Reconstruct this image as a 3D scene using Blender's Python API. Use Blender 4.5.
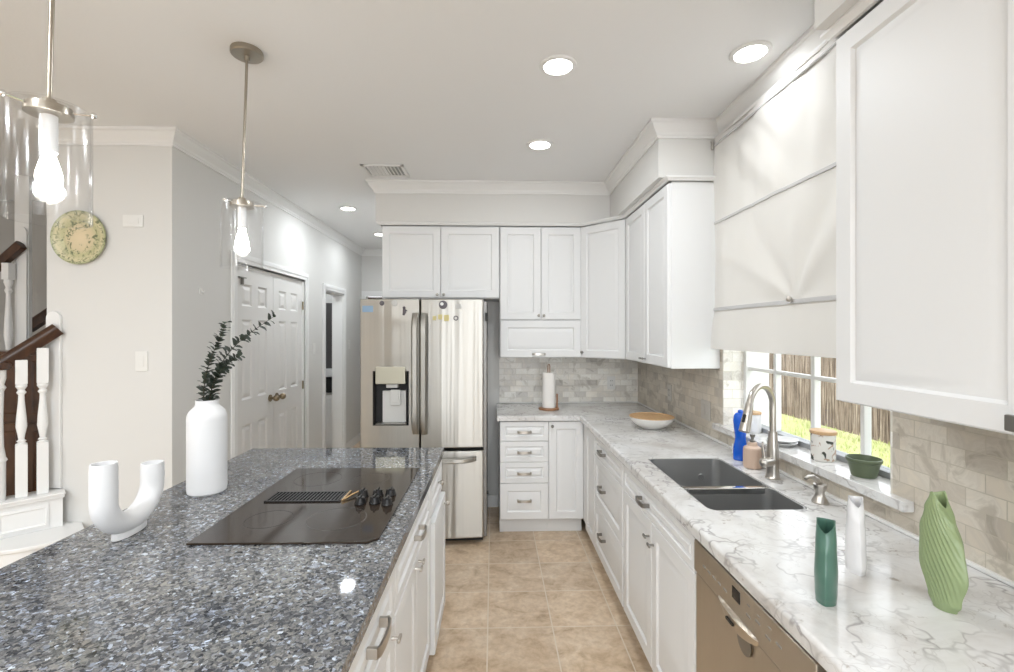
import bpy, bmesh, math, random
from mathutils import Vector, Matrix, noise
PI = math.pi
random.seed(7)
S = bpy.context.scene
C = S.collection
for o in list(bpy.data.objects):
    bpy.data.objects.remove(o)

# ------------------------------------------------------------------ camera, world, lights, exposure
FPX = 467.0
cam_d = bpy.data.cameras.new('camera')
cam = bpy.data.objects.new('camera', cam_d); C.objects.link(cam)
cam.location = (0, 0, 1.52)
cam.rotation_euler = (PI / 2, 0, -math.atan(14 / FPX))
cam_d.sensor_fit = 'HORIZONTAL'; cam_d.sensor_width = 36
cam_d.lens = FPX / 1014 * 36
cam_d.shift_y = -4 / 1014
cam_d.clip_start = 0.02
S.camera = cam

w = bpy.data.worlds.new('world'); S.world = w; w.use_nodes = True
bg = w.node_tree.nodes['Background']
bg.inputs[0].default_value = (0.93, 0.96, 1.0, 1); bg.inputs[1].default_value = 1.9

S.view_settings.view_transform = 'Standard'
S.view_settings.look = 'None'
S.view_settings.exposure = 0.72
S.view_settings.gamma = 1
S.view_settings.use_curve_mapping = False

def light(name, kind, loc, power, color=(1, 1, 1), rot=(0, 0, 0), size=0.1, size_y=None, spread=None):
    d = bpy.data.lights.new(name, kind); d.energy = power; d.color = color
    if kind == 'AREA':
        d.size = size
        if size_y: d.shape = 'RECTANGLE'; d.size_y = size_y
        else: d.shape = 'DISK'
        if spread: d.spread = spread
    elif kind == 'POINT': d.shadow_soft_size = size
    elif kind == 'SUN': d.angle = size
    o = bpy.data.objects.new(name, d); C.objects.link(o); o.location = loc; o.rotation_euler = rot
    return o

sun = light('sun', 'SUN', (3, 5, 6), 2.6, (1.0, 0.95, 0.88), size=0.02)
sun.rotation_euler = Vector((0.5, 0.42, -0.76)).to_track_quat('-Z', 'Y').to_euler()
WARM = (0.885, 0.945, 1.0)
CEIL = 2.69
CANS = [(0.285, 2.04), (1.075, 1.92), (0.292, 2.90), (-1.368, 4.45), (-1.348, 5.62)]
for (x, y), pw_ in zip(CANS, (7.0, 1.0, 1.6, 5.0, 4.0)):
    light('downlight_lamp', 'AREA', (x, y, CEIL - 0.018), pw_, WARM, (0, 0, 0), 0.11)
for x, y in [(-1.45, 0.15), (-0.2, -1.2), (0.3, -2.2), (-1.6, -1.6), (-3.2, 0.6), (-3.2, -1.4)]:  # unseen lamps added at ceiling height to brighten the room
    light('added_rear_fill_lamp', 'AREA', (x, y, CEIL - 0.02), 15.5, WARM, (0, 0, 0), 0.12)
# unseen area light added behind the camera as daylight fill
light('added_daylight_fill', 'AREA', (0.25, -4.0, 1.32), 26, (0.85, 0.925, 1.0), (math.radians(99), 0, 0), 1.9, 2.2)

# ------------------------------------------------------------------ material helpers
def mat(name, col=(0.8, 0.8, 0.8), rough=0.5, metal=0.0, spec=0.5, emit=None, estr=0.0, coat=0.0, aniso=0.0, trans=0.0, ior=1.45):
    m = bpy.data.materials.new(name); m.use_nodes = True
    b = m.node_tree.nodes['Principled BSDF']
    b.inputs['Base Color'].default_value = (*col, 1)
    b.inputs['Roughness'].default_value = rough
    b.inputs['Metallic'].default_value = metal
    b.inputs['Specular IOR Level'].default_value = spec
    b.inputs['Coat Weight'].default_value = coat
    b.inputs['Anisotropic'].default_value = aniso
    b.inputs['Transmission Weight'].default_value = trans
    b.inputs['IOR'].default_value = ior
    if emit:
        b.inputs['Emission Color'].default_value = (*emit, 1); b.inputs['Emission Strength'].default_value = estr
    return m

class NT:
    """small node-graph writer"""
    def __init__(s, m):
        s.m = m; s.t = m.node_tree; s.b = s.t.nodes['Principled BSDF']
        s.out = s.t.nodes['Material Output']
    def n(s, kind, inputs=None, **props):
        nd = s.t.nodes.new(kind)
        for k, v in props.items(): setattr(nd, k, v)
        for k, v in (inputs or {}).items():
            if isinstance(v, tuple) and len(v) == 2 and hasattr(v[0], 'outputs'):
                s.t.links.new(v[0].outputs[v[1]], nd.inputs[k])
            elif hasattr(v, 'outputs'):
                s.t.links.new(v.outputs[0], nd.inputs[k])
            else:
                nd.inputs[k].default_value = v
        return nd
    def ln(s, a, o, b, i): s.t.links.new(a.outputs[o], b.inputs[i])
    def coord(s, scale=(1, 1, 1), loc=(0, 0, 0), rot=(0, 0, 0), geo=False):
        if geo: src = (s.n('ShaderNodeNewGeometry'), 'Position')
        else: src = (s.n('ShaderNodeTexCoord'), 'Object')
        return s.n('ShaderNodeMapping', {'Vector': src, 'Scale': scale, 'Location': loc, 'Rotation': rot})
    def noise(s, vec, scale, detail=4, rough=0.55, dist=0.0):
        return s.n('ShaderNodeTexNoise', {'Vector': vec, 'Scale': scale, 'Detail': detail, 'Roughness': rough, 'Distortion': dist})
    def ramp(s, fac, stops):
        r = s.n('ShaderNodeValToRGB', {'Fac': fac})
        el = r.color_ramp.elements
        while len(el) < len(stops): el.new(0.5)
        for e, (p, c) in zip(el, stops):
            e.position = p; e.color = (*c, 1) if len(c) == 3 else c
        return r
    def mix(s, fac, a, b, blend='MIX'):
        nd = s.t.nodes.new('ShaderNodeMix'); nd.data_type = 'RGBA'; nd.blend_type = blend
        for idx, v in ((0, fac), (6, a), (7, b)):
            if isinstance(v, tuple) and len(v) == 2 and hasattr(v[0], 'outputs'): s.t.links.new(v[0].outputs[v[1]], nd.inputs[idx])
            elif hasattr(v, 'outputs'):
                s.t.links.new(v.outputs[2] if v.bl_idname == 'ShaderNodeMix' else v.outputs[0], nd.inputs[idx])
            elif isinstance(v, (tuple, list)): nd.inputs[idx].default_value = (*v, 1) if len(v) == 3 else v
            else: nd.inputs[idx].default_value = v
        return nd
    def math(s, op, a, b=0.0):
        nd = s.t.nodes.new('ShaderNodeMath'); nd.operation = op
        for i, v in ((0, a), (1, b)):
            if isinstance(v, tuple): s.t.links.new(v[0].outputs[v[1]], nd.inputs[i])
            elif hasattr(v, 'outputs'): s.t.links.new(v.outputs[0], nd.inputs[i])
            else: nd.inputs[i].default_value = v
        return nd
    def base(s, nd, o=None):
        s.t.links.new(nd.outputs[o if o is not None else (2 if nd.bl_idname == 'ShaderNodeMix' else 0)], s.b.inputs['Base Color'])
    def bump(s, nd, o, strength, dist=0.01):
        b = s.n('ShaderNodeBump', {'Strength': strength, 'Distance': dist, 'Height': (nd, o)})
        s.t.links.new(b.outputs[0], s.b.inputs['Normal'])

# ------------------------------------------------------------------ materials
def paint(name, col, rough=0.6, bump=0.03, scale=60):
    m = mat(name, col, rough); g = NT(m)
    nz = g.noise(g.coord(), scale, 3)
    g.bump(nz, 'Fac', bump, 0.004)
    return m
M = {}
M['wall'] = paint('wall_paint', (0.72, 0.71, 0.685), 0.75)
M['wall_shade'] = paint('shade_grey_wall_paint', (0.50, 0.485, 0.46), 0.8)  # grey carries the shade of the stair-hall back wall
M['ceiling'] = paint('ceiling_paint', (0.86, 0.86, 0.855), 0.85, 0.1, 90)
M['trim'] = mat('white_trim_paint', (0.84, 0.835, 0.82), 0.4)
M['cab'] = mat('white_cabinet_paint', (0.79, 0.79, 0.785), 0.45)
M['door'] = mat('white_door_paint', (0.79, 0.775, 0.75), 0.42)
M['nickel'] = mat('brushed_nickel', (0.56, 0.53, 0.49), 0.28, 1.0)
M['dark_nickel'] = mat('dark_nickel', (0.30, 0.29, 0.27), 0.35, 1.0)
M['bronze'] = mat('antique_bronze', (0.30, 0.24, 0.16), 0.3, 1.0)
M['chrome'] = mat('chrome', (0.8, 0.8, 0.8), 0.1, 1.0)
M['white_ceramic'] = mat('matte_white_ceramic', (0.78, 0.78, 0.785), 0.55)
M['white_plastic'] = mat('white_plastic', (0.80, 0.79, 0.76), 0.35)
M['black'] = mat('black_plastic', (0.012, 0.012, 0.013), 0.25)
M['rubber'] = mat('black_rubber', (0.02, 0.02, 0.02), 0.6)
M['dark_slot'] = mat('dark_slot', (0.03, 0.03, 0.03), 0.6)
M['lamp_disc'] = mat('lit_diffuser', (1, 1, 1), 0.5, emit=(1.0, 0.97, 0.92), estr=9)
M['bulb'] = mat('lit_bulb', (1, 1, 1), 0.3, emit=(1.0, 0.95, 0.86), estr=14)

def wood(name, c1, c2, scale=(3, 30, 30), rough=0.4, amp=6):
    m = mat(name, c1, rough); g = NT(m)
    co = g.coord(scale)
    nz = g.noise(co, 1.6, 5, 0.6, 0.8)
    r = g.ramp((nz, 'Fac'), [(0.3, c1), (0.7, c2)])
    g.base(r)
    return m
M['dark_wood'] = wood('dark_stained_wood', (0.035, 0.016, 0.009), (0.10, 0.045, 0.022), (8, 8, 3), 0.28)
M['light_wood'] = wood('light_wood', (0.50, 0.31, 0.16), (0.66, 0.44, 0.25), (6, 40, 40), 0.45)
M['bamboo'] = wood('bamboo', (0.56, 0.33, 0.15), (0.68, 0.44, 0.23), (30, 6, 6), 0.4)
M['base_wood'] = wood('reddish_wood', (0.28, 0.13, 0.06), (0.42, 0.22, 0.11), (20, 8, 8), 0.4)

# stainless steel, brushed sideways so highlights stretch up and down
def steel(name, col, rough, an=0.75):
    m = mat(name, col, rough, 1.0, aniso=an); g = NT(m)
    tn = g.n('ShaderNodeTangent', direction_type='RADIAL', axis='Z')
    g.ln(tn, 0, g.b, 'Tangent')
    g.b.inputs['Anisotropic Rotation'].default_value = 0.25
    nz = g.noise(g.coord((4.0, 4.0, 0.10)), 3.0, 2)
    g.bump(nz, 'Fac', 0.34, 0.02)
    return m
M['steel'] = steel('brushed_stainless', (0.46, 0.445, 0.41), 0.40)
M['steel_side'] = mat('fridge_side_grey', (0.30, 0.29, 0.28), 0.4, 0.6)
M['dw_steel'] = steel('dishwasher_stainless', (0.56, 0.50, 0.42), 0.36, 0.5)
m = mat('sink_steel', (0.46, 0.46, 0.455), 0.38, 0.9); g = NT(m)
nz = g.noise(g.coord((120, 3, 120)), 2.0, 3); g.bump(nz, 'Fac', 0.06, 0.003); M['sink'] = m

# floor tile grid 0.333 m
m = mat('travertine_tile', (0.55, 0.40, 0.27), 0.32); g = NT(m)
co = g.coord((1, 1, 1), (0.027, -2.40 + 0.333 * 9, 0))
br = g.n('ShaderNodeTexBrick', {'Vector': co, 'Color1': (0, 0, 0, 1), 'Color2': (1, 1, 1, 1), 'Mortar': (0.5, 0.5, 0.5, 1), 'Scale': 1.0,
     'Mortar Size': 0.0035, 'Mortar Smooth': 0.15, 'Bias': 0.0, 'Brick Width': 0.333, 'Row Height': 0.333}, offset=0.0, squash=1.0)
n1 = g.noise(g.coord((1, 1.3, 1)), 7, 7, 0.62, 0.6)
n2 = g.noise(g.coord(), 34, 5, 0.6, 0.4)
r1 = g.ramp((n1, 'Fac'), [(0.28, (0.47, 0.34, 0.22)), (0.44, (0.68, 0.53, 0.375)), (0.58, (0.77, 0.63, 0.475)), (0.75, (0.86, 0.76, 0.63))])
r2 = g.ramp((n2, 'Fac'), [(0.35, (0.78, 0.74, 0.70)), (0.6, (1.0, 1.0, 1.0))])
c1 = g.mix(0.7, r1, r2, 'MULTIPLY')
tint = g.ramp((br, 'Color'), [(0.0, (0.86, 0.83, 0.80)), (1.0, (1.08, 1.06, 1.04))])
c2 = g.mix(1.0, c1, tint, 'MULTIPLY')
c3 = g.mix((br, 'Fac'), c2, (0.74, 0.64, 0.52))
g.base(c3)
inv = g.math('SUBTRACT', 1.0, (br, 'Fac'))
g.bump(inv, 0, 0.5, 0.003); M['floor'] = m

# marble subway tile 102 x 51 mm, one for each wall direction
def tile(name, axes, tint=(1, 1, 1)):
    m = mat(name, (0.7, 0.67, 0.62), 0.28); g = NT(m)
    sep = g.n('ShaderNodeSeparateXYZ', {0: (g.n('ShaderNodeTexCoord'), 'Object')})
    cmb = g.n('ShaderNodeCombineXYZ', {0: (sep, axes[0]), 1: (sep, axes[1])})
    mp = g.n('ShaderNodeMapping', {'Vector': cmb, 'Location': (10.0, -0.9 + 0.0505 * 100, 0)})
    br = g.n('ShaderNodeTexBrick', {'Vector': mp, 'Color1': (0, 0, 0, 1), 'Color2': (1, 1, 1, 1), 'Mortar': (0.4, 0.4, 0.4, 1), 'Scale': 1.0,
         'Mortar Size': 0.0016, 'Mortar Smooth': 0.2, 'Bias': 0.0, 'Brick Width': 0.102, 'Row Height': 0.0505}, offset=0.5)
    tone = g.ramp((br, 'Color'), [(0.0, (0.55, 0.52, 0.48)), (0.2, (0.66, 0.63, 0.58)), (0.5, (0.75, 0.72, 0.665)), (1.0, (0.82, 0.80, 0.75))])
    n1 = g.noise(g.coord(), 9, 6, 0.6, 1.2)
    v = g.ramp((n1, 'Fac'), [(0.36, (0.74, 0.72, 0.69)), (0.47, (1, 1, 1)), (0.52, (0.93, 0.92, 0.91)), (0.62, (1.02, 1.0, 0.97))])
    c = g.mix(1.0, tone, v, 'MULTIPLY')
    c = g.mix((br, 'Fac'), c, (0.60, 0.57, 0.50))
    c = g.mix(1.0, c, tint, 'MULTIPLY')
    g.base(c)
    inv = g.math('SUBTRACT', 1.0, (br, 'Fac'))
    g.bump(inv, 0, 0.6, 0.002)
    return m
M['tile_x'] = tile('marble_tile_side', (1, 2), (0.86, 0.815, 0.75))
M['tile_y'] = tile('marble_tile_back', (0, 2), (1.2, 1.21, 1.22))  # tint lightened to make up for shade under the wall cabinets

# white veined stone counter
m = mat('white_veined_stone', (0.8, 0.78, 0.75), 0.14); g = NT(m)
co = g.coord(geo=True)
wob = g.noise(co, 3.2, 4, 0.6)
cw = g.mix(0.32, (co, 0), (wob, 'Color'), 'LINEAR_LIGHT')
vo = g.n('ShaderNodeTexVoronoi', {'Vector': (cw, 2), 'Scale': 6.5}, feature='DISTANCE_TO_EDGE')
wob2 = g.noise(co, 7, 3)
cw2 = g.mix(0.2, (co, 0), (wob2, 'Color'), 'LINEAR_LIGHT')
vo2 = g.n('ShaderNodeTexVoronoi', {'Vector': (cw2, 2), 'Scale': 13.0}, feature='DISTANCE_TO_EDGE')
gate = g.noise(co, 5, 3)
gate2 = g.noise(co, 8.5, 2)
v1 = g.ramp((vo, 'Distance'), [(0.0, (0.05, 0.05, 0.05)), (0.018, (0.3, 0.3, 0.3)), (0.06, (1, 1, 1))])
v2 = g.ramp((vo2, 'Distance'), [(0.0, (0, 0, 0)), (0.035, (1, 1, 1))])
gr1 = g.ramp((gate, 'Fac'), [(0.40, (1, 1, 1)), (0.60, (0, 0, 0))])
gr2 = g.ramp((gate2, 'Fac'), [(0.45, (1, 1, 1)), (0.62, (0, 0, 0))])
cl = g.noise(co, 3.0, 6, 0.65, 0.5)
base = g.ramp((cl, 'Fac'), [(0.32, (0.53, 0.50, 0.47)), (0.48, (0.68, 0.665, 0.645)), (0.62, (0.76, 0.755, 0.745))])
a = g.mix(gr1, v1, (1, 1, 1)); b_ = g.mix(gr2, v2, (1, 1, 1))
c = g.mix(a, (0.33, 0.31, 0.30), base)
c2 = g.mix(b_, (0.56, 0.54, 0.52), c)
sp = g.noise(co, 26, 4, 0.7)
spr = g.ramp((sp, 'Fac'), [(0.29, (0.50, 0.45, 0.39)), (0.37, (1, 1, 1))])
c3 = g.mix(0.8, c2, spr, 'MULTIPLY')
g.base(c3); M['stone'] = m

# blue-grey pearl granite
m = mat('blue_pearl_granite', (0.15, 0.16, 0.18), 0.04, spec=0.5); g = NT(m)
co = g.coord(geo=True)
wob = g.noise(co, 60, 2)
cw = g.mix(0.012, (co, 0), (wob, 'Color'), 'LINEAR_LIGHT')
va = g.n('ShaderNodeTexVoronoi', {'Vector': (cw, 2), 'Scale': 130.0, 'Randomness': 1.0})
vb = g.n('ShaderNodeTexVoronoi', {'Vector': (cw, 2), 'Scale': 260.0})
sa = g.n('ShaderNodeSeparateColor', {0: (va, 'Color')})
sb = g.n('ShaderNodeSeparateColor', {0: (vb, 'Color')})
ra = g.ramp((sa, 0), [(0.0, (0.035, 0.038, 0.045)), (0.22, (0.09, 0.095, 0.105)), (0.5, (0.17, 0.172, 0.178)), (0.80, (0.24, 0.235, 0.225)), (0.93, (0.27, 0.30, 0.36)), (1.0, (0.50, 0.55, 0.63))])
rb = g.ramp((sb, 0), [(0.0, (0.5, 0.5, 0.51)), (0.5, (1.0, 1.0, 1.0)), (0.95, (1.25, 1.25, 1.25)), (1.0, (1.8, 1.85, 2.0))])
c = g.mix(0.8, ra, rb, 'MULTIPLY')
big = g.noise(co, 5, 3)
rbig = g.ramp((big, 'Fac'), [(0.35, (0.72, 0.73, 0.76)), (0.65, (1.08, 1.06, 1.01))])
c2 = g.mix(1.0, c, rbig, 'MULTIPLY')
g.base(c2); M['granite'] = m
M['granite_edge'] = M['granite']

# glass: a clear pane that mirrors at grazing angles
def clear_glass(name, tint=(1, 1, 1), refl=1.0, rough=0.0):
    m = bpy.data.materials.new(name); m.use_nodes = True
    t = m.node_tree; t.nodes.clear()
    out = t.nodes.new('ShaderNodeOutputMaterial'); mx = t.nodes.new('ShaderNodeMixShader')
    tr = t.nodes.new('ShaderNodeBsdfTransparent'); tr.inputs[0].default_value = (*tint, 1)
    gl = t.nodes.new('ShaderNodeBsdfGlossy'); gl.inputs['Roughness'].default_value = rough
    fr = t.nodes.new('ShaderNodeLayerWeight'); fr.inputs[0].default_value = 0.5      # facing: same from both sides of the glass
    pw = t.nodes.new('ShaderNodeMath'); pw.operation = 'POWER'; pw.inputs[1].default_value = 4.0
    mu = t.nodes.new('ShaderNodeMath'); mu.operation = 'MULTIPLY_ADD'; mu.inputs[1].default_value = 0.55 * refl; mu.inputs[2].default_value = 0.035 * refl
    t.links.new(fr.outputs['Facing'], pw.inputs[0]); t.links.new(pw.outputs[0], mu.inputs[0]); t.links.new(mu.outputs[0], mx.inputs[0])
    t.links.new(tr.outputs[0], mx.inputs[1]); t.links.new(gl.outputs[0], mx.inputs[2]); t.links.new(mx.outputs[0], out.inputs[0])
    return m
M['pane'] = clear_glass('window_glass', (0.97, 0.98, 0.98), 0.3)
M['shade_glass'] = clear_glass('pendant_glass', (0.985, 0.985, 0.985), 1.0, 0.12)
m = mat('black_cooktop_glass', (0.030, 0.021, 0.015), 0.07, spec=0.5); M['ceran'] = m
M['burner'] = mat('burner_ring_print', (0.05, 0.047, 0.045), 0.25)

# blind fabric: lets daylight glow through
m = bpy.data.materials.new('white_blind_fabric'); m.use_nodes = True
t = m.node_tree; bs = t.nodes['Principled BSDF']
bs.inputs['Base Color'].default_value = (0.84, 0.82, 0.79, 1); bs.inputs['Roughness'].default_value = 0.9
tl = t.nodes.new('ShaderNodeBsdfTranslucent'); tl.inputs[0].default_value = (0.85, 0.82, 0.78, 1)
mx = t.nodes.new('ShaderNodeMixShader'); mx.inputs[0].default_value = 0.28
t.links.new(bs.outputs[0], mx.inputs[1]); t.links.new(tl.outputs[0], mx.inputs[2]); t.links.new(mx.outputs[0], t.nodes['Material Output'].inputs[0])
M['blind'] = m
M['seam'] = mat('grey_blind_tape', (0.58, 0.57, 0.56), 0.8)

m = mat('weathered_fence_wood', (0.3, 0.22, 0.16), 0.85); g = NT(m)
n1 = g.noise(g.coord((14, 14, 0.7)), 2.2, 6, 0.75, 0.4); n2 = g.noise(g.coord((60, 60, 1.5)), 1.0, 4)
r = g.ramp((n1, 'Fac'), [(0.34, (0.055, 0.040, 0.030)), (0.47, (0.15, 0.115, 0.09)), (0.57, (0.27, 0.22, 0.18)), (0.70, (0.50, 0.45, 0.39))])
r2 = g.ramp((n2, 'Fac'), [(0.35, (0.6, 0.58, 0.56)), (0.65, (1.15, 1.12, 1.1))])
g.base(g.mix(0.9, r, r2, 'MULTIPLY')); M['fence'] = m
m = mat('grass_blades', (0.25, 0.38, 0.08), 0.8); g = NT(m)
n1 = g.noise(g.coord(), 1.6, 4); r = g.ramp((n1, 'Fac'), [(0.35, (0.30, 0.36, 0.13)), (0.5, (0.44, 0.49, 0.20)), (0.65, (0.58, 0.56, 0.34))])
g.base(r); M['grass'] = m
M['soil'] = mat('lawn_soil', (0.38, 0.40, 0.20), 0.95)
M['brick_out'] = mat('white_exterior_trim', (0.85, 0.84, 0.80), 0.8)
M['alu'] = mat('white_window_frame', (0.80, 0.80, 0.79), 0.4)
M['alu_grey'] = mat('grey_window_track', (0.33, 0.34, 0.35), 0.45)

# ceramics and small goods
M['teal'] = mat('teal_glaze', (0.075, 0.165, 0.125), 0.3, coat=0.3)
M['sage'] = mat('sage_glaze', (0.27, 0.34, 0.17), 0.4, coat=0.2)
M['white_glaze'] = mat('white_glaze', (0.78, 0.77, 0.77), 0.2, coat=0.3)
M['olive'] = mat('olive_glaze', (0.115, 0.145, 0.085), 0.35)
M['blue'] = mat('blue_liquid_bottle', (0.006, 0.11, 0.62), 0.12, coat=0.5)
M['blush'] = mat('blush_ceramic', (0.62, 0.46, 0.36), 0.35)
M['grey_plate'] = mat('pale_grey_ceramic', (0.60, 0.60, 0.59), 0.25)
M['paper'] = paint('paper_towel', (0.86, 0.83, 0.79), 0.95, 0.3, 250)
M['bowl_white'] = mat('bowl_white_lacquer', (0.83, 0.81, 0.77), 0.35)
M['leaf'] = mat('eucalyptus_leaf', (0.045, 0.06, 0.042), 0.6)
M['stem'] = mat('eucalyptus_stem', (0.06, 0.05, 0.03), 0.7)
M['led'] = mat('display_black', (0.01, 0.01, 0.012), 0.1)
M['label_grey'] = mat('grey_print', (0.28, 0.26, 0.23), 0.5)
M['pale_grey'] = mat('pale_grey_plastic', (0.62, 0.62, 0.60), 0.35)
M['control'] = mat('dispenser_control_panel', (0.56, 0.54, 0.44), 0.3, 0.6)
M['brass'] = mat('polished_brass', (0.75, 0.52, 0.28), 0.25, 1.0)
M['dark_fabric'] = mat('charcoal_fabric', (0.09, 0.085, 0.085), 0.9)
M['mag_blue'] = mat('blue_magnet', (0.24, 0.36, 0.50), 0.4)
M['mag_yellow'] = mat('yellow_magnet', (0.55, 0.48, 0.22), 0.5)
M['mag_grey'] = mat('grey_magnet', (0.45, 0.45, 0.43), 0.4)
M['mag_dark'] = mat('dark_magnet', (0.10, 0.09, 0.10), 0.4)
M['mag_white'] = mat('white_magnet', (0.75, 0.76, 0.74), 0.4)
m = mat('floral_ceramic', (0.8, 0.79, 0.75), 0.3); g = NT(m)
co = g.coord(); n1 = g.noise(co, 17, 3, 0.5, 1.2); n2 = g.noise(g.coord((1, 1, 1), (3, 1, 2)), 34, 2, 0.5, 1.0)
r = g.ramp((n1, 'Fac'), [(0.57, (0, 0, 0)), (0.60, (1, 1, 1))]); r2 = g.ramp((n2, 'Fac'), [(0.60, (0, 0, 0)), (0.63, (1, 1, 1))])
c = g.mix(r, (0.80, 0.78, 0.74), (0.05, 0.055, 0.04)); c = g.mix(r2, c, (0.50, 0.36, 0.27)); g.base(c); M['floral'] = m
m = mat('painted_plate', (0.6, 0.55, 0.35), 0.35); g = NT(m)
co = g.coord(); n1 = g.noise(co, 38, 4, 0.6, 1.0)
ln = g.n('ShaderNodeVectorMath', {0: (co, 0)}, operation='LENGTH')
wv = g.ramp((ln, 'Value'), [(0.0, (0.75, 0.62, 0.42)), (0.07, (0.66, 0.56, 0.36)), (0.10, (0.52, 0.50, 0.28)), (0.135, (0.66, 0.60, 0.38)), (0.155, (0.40, 0.42, 0.24))])
pat = g.ramp((n1, 'Fac'), [(0.52, (0, 0, 0)), (0.58, (1, 1, 1))])
ringm = g.ramp((ln, 'Value'), [(0.03, (0, 0, 0)), (0.06, (1, 1, 1)), (0.10, (1, 1, 1)), (0.115, (0.25, 0.25, 0.25)), (0.135, (0.9, 0.9, 0.9))])
f = g.mix(1.0, pat, ringm, 'MULTIPLY'); g.base(g.mix(f, wv, (0.17, 0.19, 0.10))); M['painted_plate'] = m

# ------------------------------------------------------------------ mesh helpers
class MB:
    def __init__(s): s.bm = bmesh.new()
    def _add(s, bm2, mtx=None):
        if mtx is not None: bmesh.ops.transform(bm2, matrix=mtx, verts=bm2.verts)
        me = bpy.data.meshes.new('t'); bm2.to_mesh(me); bm2.free(); s.bm.from_mesh(me); bpy.data.meshes.remove(me)
        return s
    def box(s, x0, x1, y0, y1, z0, z1, bev=0.0, mtx=None, seg=2):
        b = bmesh.new(); bmesh.ops.create_cube(b, size=1)
        for v in b.verts: v.co = Vector(((x0 + x1) / 2 + v.co.x * (x1 - x0), (y0 + y1) / 2 + v.co.y * (y1 - y0), (z0 + z1) / 2 + v.co.z * (z1 - z0)))
        if bev: bmesh.ops.bevel(b, geom=list(b.edges), offset=bev, segments=seg, profile=0.5, affect='EDGES')
        return s._add(b, mtx)
    def lathe(s, prof, seg=32, c=(0, 0, 0), sx=1.0, sy=1.0, mtx=None, closed=False):
        b = bmesh.new(); rings = []
        for r, z in prof:
            if r < 1e-6: rings.append([b.verts.new((c[0], c[1], c[2] + z))])
            else: rings.append([b.verts.new((c[0] + sx * r * math.cos(2 * PI * i / seg), c[1] + sy * r * math.sin(2 * PI * i / seg), c[2] + z)) for i in range(seg)])
        prs = list(zip(rings, rings[1:]))
        if closed: prs.append((rings[-1], rings[0]))
        for A, B in prs:
            for i in range(seg):
                j = (i + 1) % seg
                if len(A) == 1 and len(B) == 1: continue
                if len(A) == 1: b.faces.new((A[0], B[j], B[i]))
                elif len(B) == 1: b.faces.new((A[i], A[j], B[0]))
                else: b.faces.new((A[i], A[j], B[j], B[i]))
        if not closed:
            for R in (rings[0], rings[-1]):
                if len(R) > 1: b.faces.new(R)
        return s._add(b, mtx)
    def tube(s, pts, r, seg=12, flat=1.0, up=None, cap=True):
        """round tube through points; r a number or one per point; flat squashes along the frame's second axis"""
        pts = [Vector(p) for p in pts]; n = len(pts)
        rs = r if isinstance(r, (list, tuple)) else [r] * n
        b = bmesh.new(); rings = []; u = None
        for i, p in enumerate(pts):
            d = (pts[min(i + 1, n - 1)] - pts[max(i - 1, 0)]).normalized()
            if u is None:
                u = Vector(up) if up else (Vector((0, 0, 1)) if abs(d.z) < 0.9 else Vector((1, 0, 0)))
            u = (u - d * u.dot(d)).normalized(); v = d.cross(u)
            rings.append([b.verts.new(p + u * (rs[i] * math.cos(2 * PI * k / seg)) + v * (rs[i] * flat * math.sin(2 * PI * k / seg))) for k in range(seg)])
        for A, B in zip(rings, rings[1:]):
            for k in range(seg):
                j = (k + 1) % seg; b.faces.new((A[k], A[j], B[j], B[k]))
        if cap: b.faces.new(rings[0]); b.faces.new(rings[-1])
        return s._add(b)
    def cyl(s, p0, p1, r0, r1=None, seg=24):
        return s.tube([p0, p1], [r0, r0 if r1 is None else r1], seg)
    def prism(s, pts, z0, z1, mtx=None, bev=0.0):
        b = bmesh.new(); A = [b.verts.new((x, y, z0)) for x, y in pts]; B = [b.verts.new((x, y, z1)) for x, y in pts]
        n = len(pts); b.faces.new(A); b.faces.new(B)
        for i in range(n): b.faces.new((A[i], A[(i + 1) % n], B[(i + 1) % n], B[i]))
        if bev:
            bmesh.ops.recalc_face_normals(b, faces=b.faces)
            bmesh.ops.bevel(b, geom=[e for e in b.edges if abs(e.verts[0].co.z - e.verts[1].co.z) < 1e-6], offset=bev, segments=3, profile=0.5, affect='EDGES')
        return s._add(b, mtx)
    def rings(s, loops, mtx=None, cap0=True, cap1=True, closed=True):
        b = bmesh.new(); R = [[b.verts.new(p) for p in L] for L in loops]
        n = len(R[0])
        for A, B in zip(R, R[1:]):
            for i in range(n if closed else n - 1):
                j = (i + 1) % n; b.faces.new((A[i], A[j], B[j], B[i]))
        if cap0: b.faces.new(R[0])
        if cap1: b.faces.new(R[-1])
        return s._add(b, mtx)
    def raised(s, x0, x1, z0, z1, y0, prof, mtx=None):
        """a closed front: prof is a list of (inset, y) rings from the back edge to the centre panel"""
        loops = [[(x0 + i, y, z0 + i), (x1 - i, y, z0 + i), (x1 - i, y, z1 - i), (x0 + i, y, z1 - i)] for i, y in [(0, y0)] + prof]
        return s.rings(loops, mtx)
    def sphere(s, c, r, sz=1.0, seg=20):
        prof = [(r * math.sin(PI * k / 12), -r * sz * math.cos(PI * k / 12)) for k in range(13)]
        prof[0] = (0, -r * sz); prof[-1] = (0, r * sz)
        return s.lathe(prof, seg, c)
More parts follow.
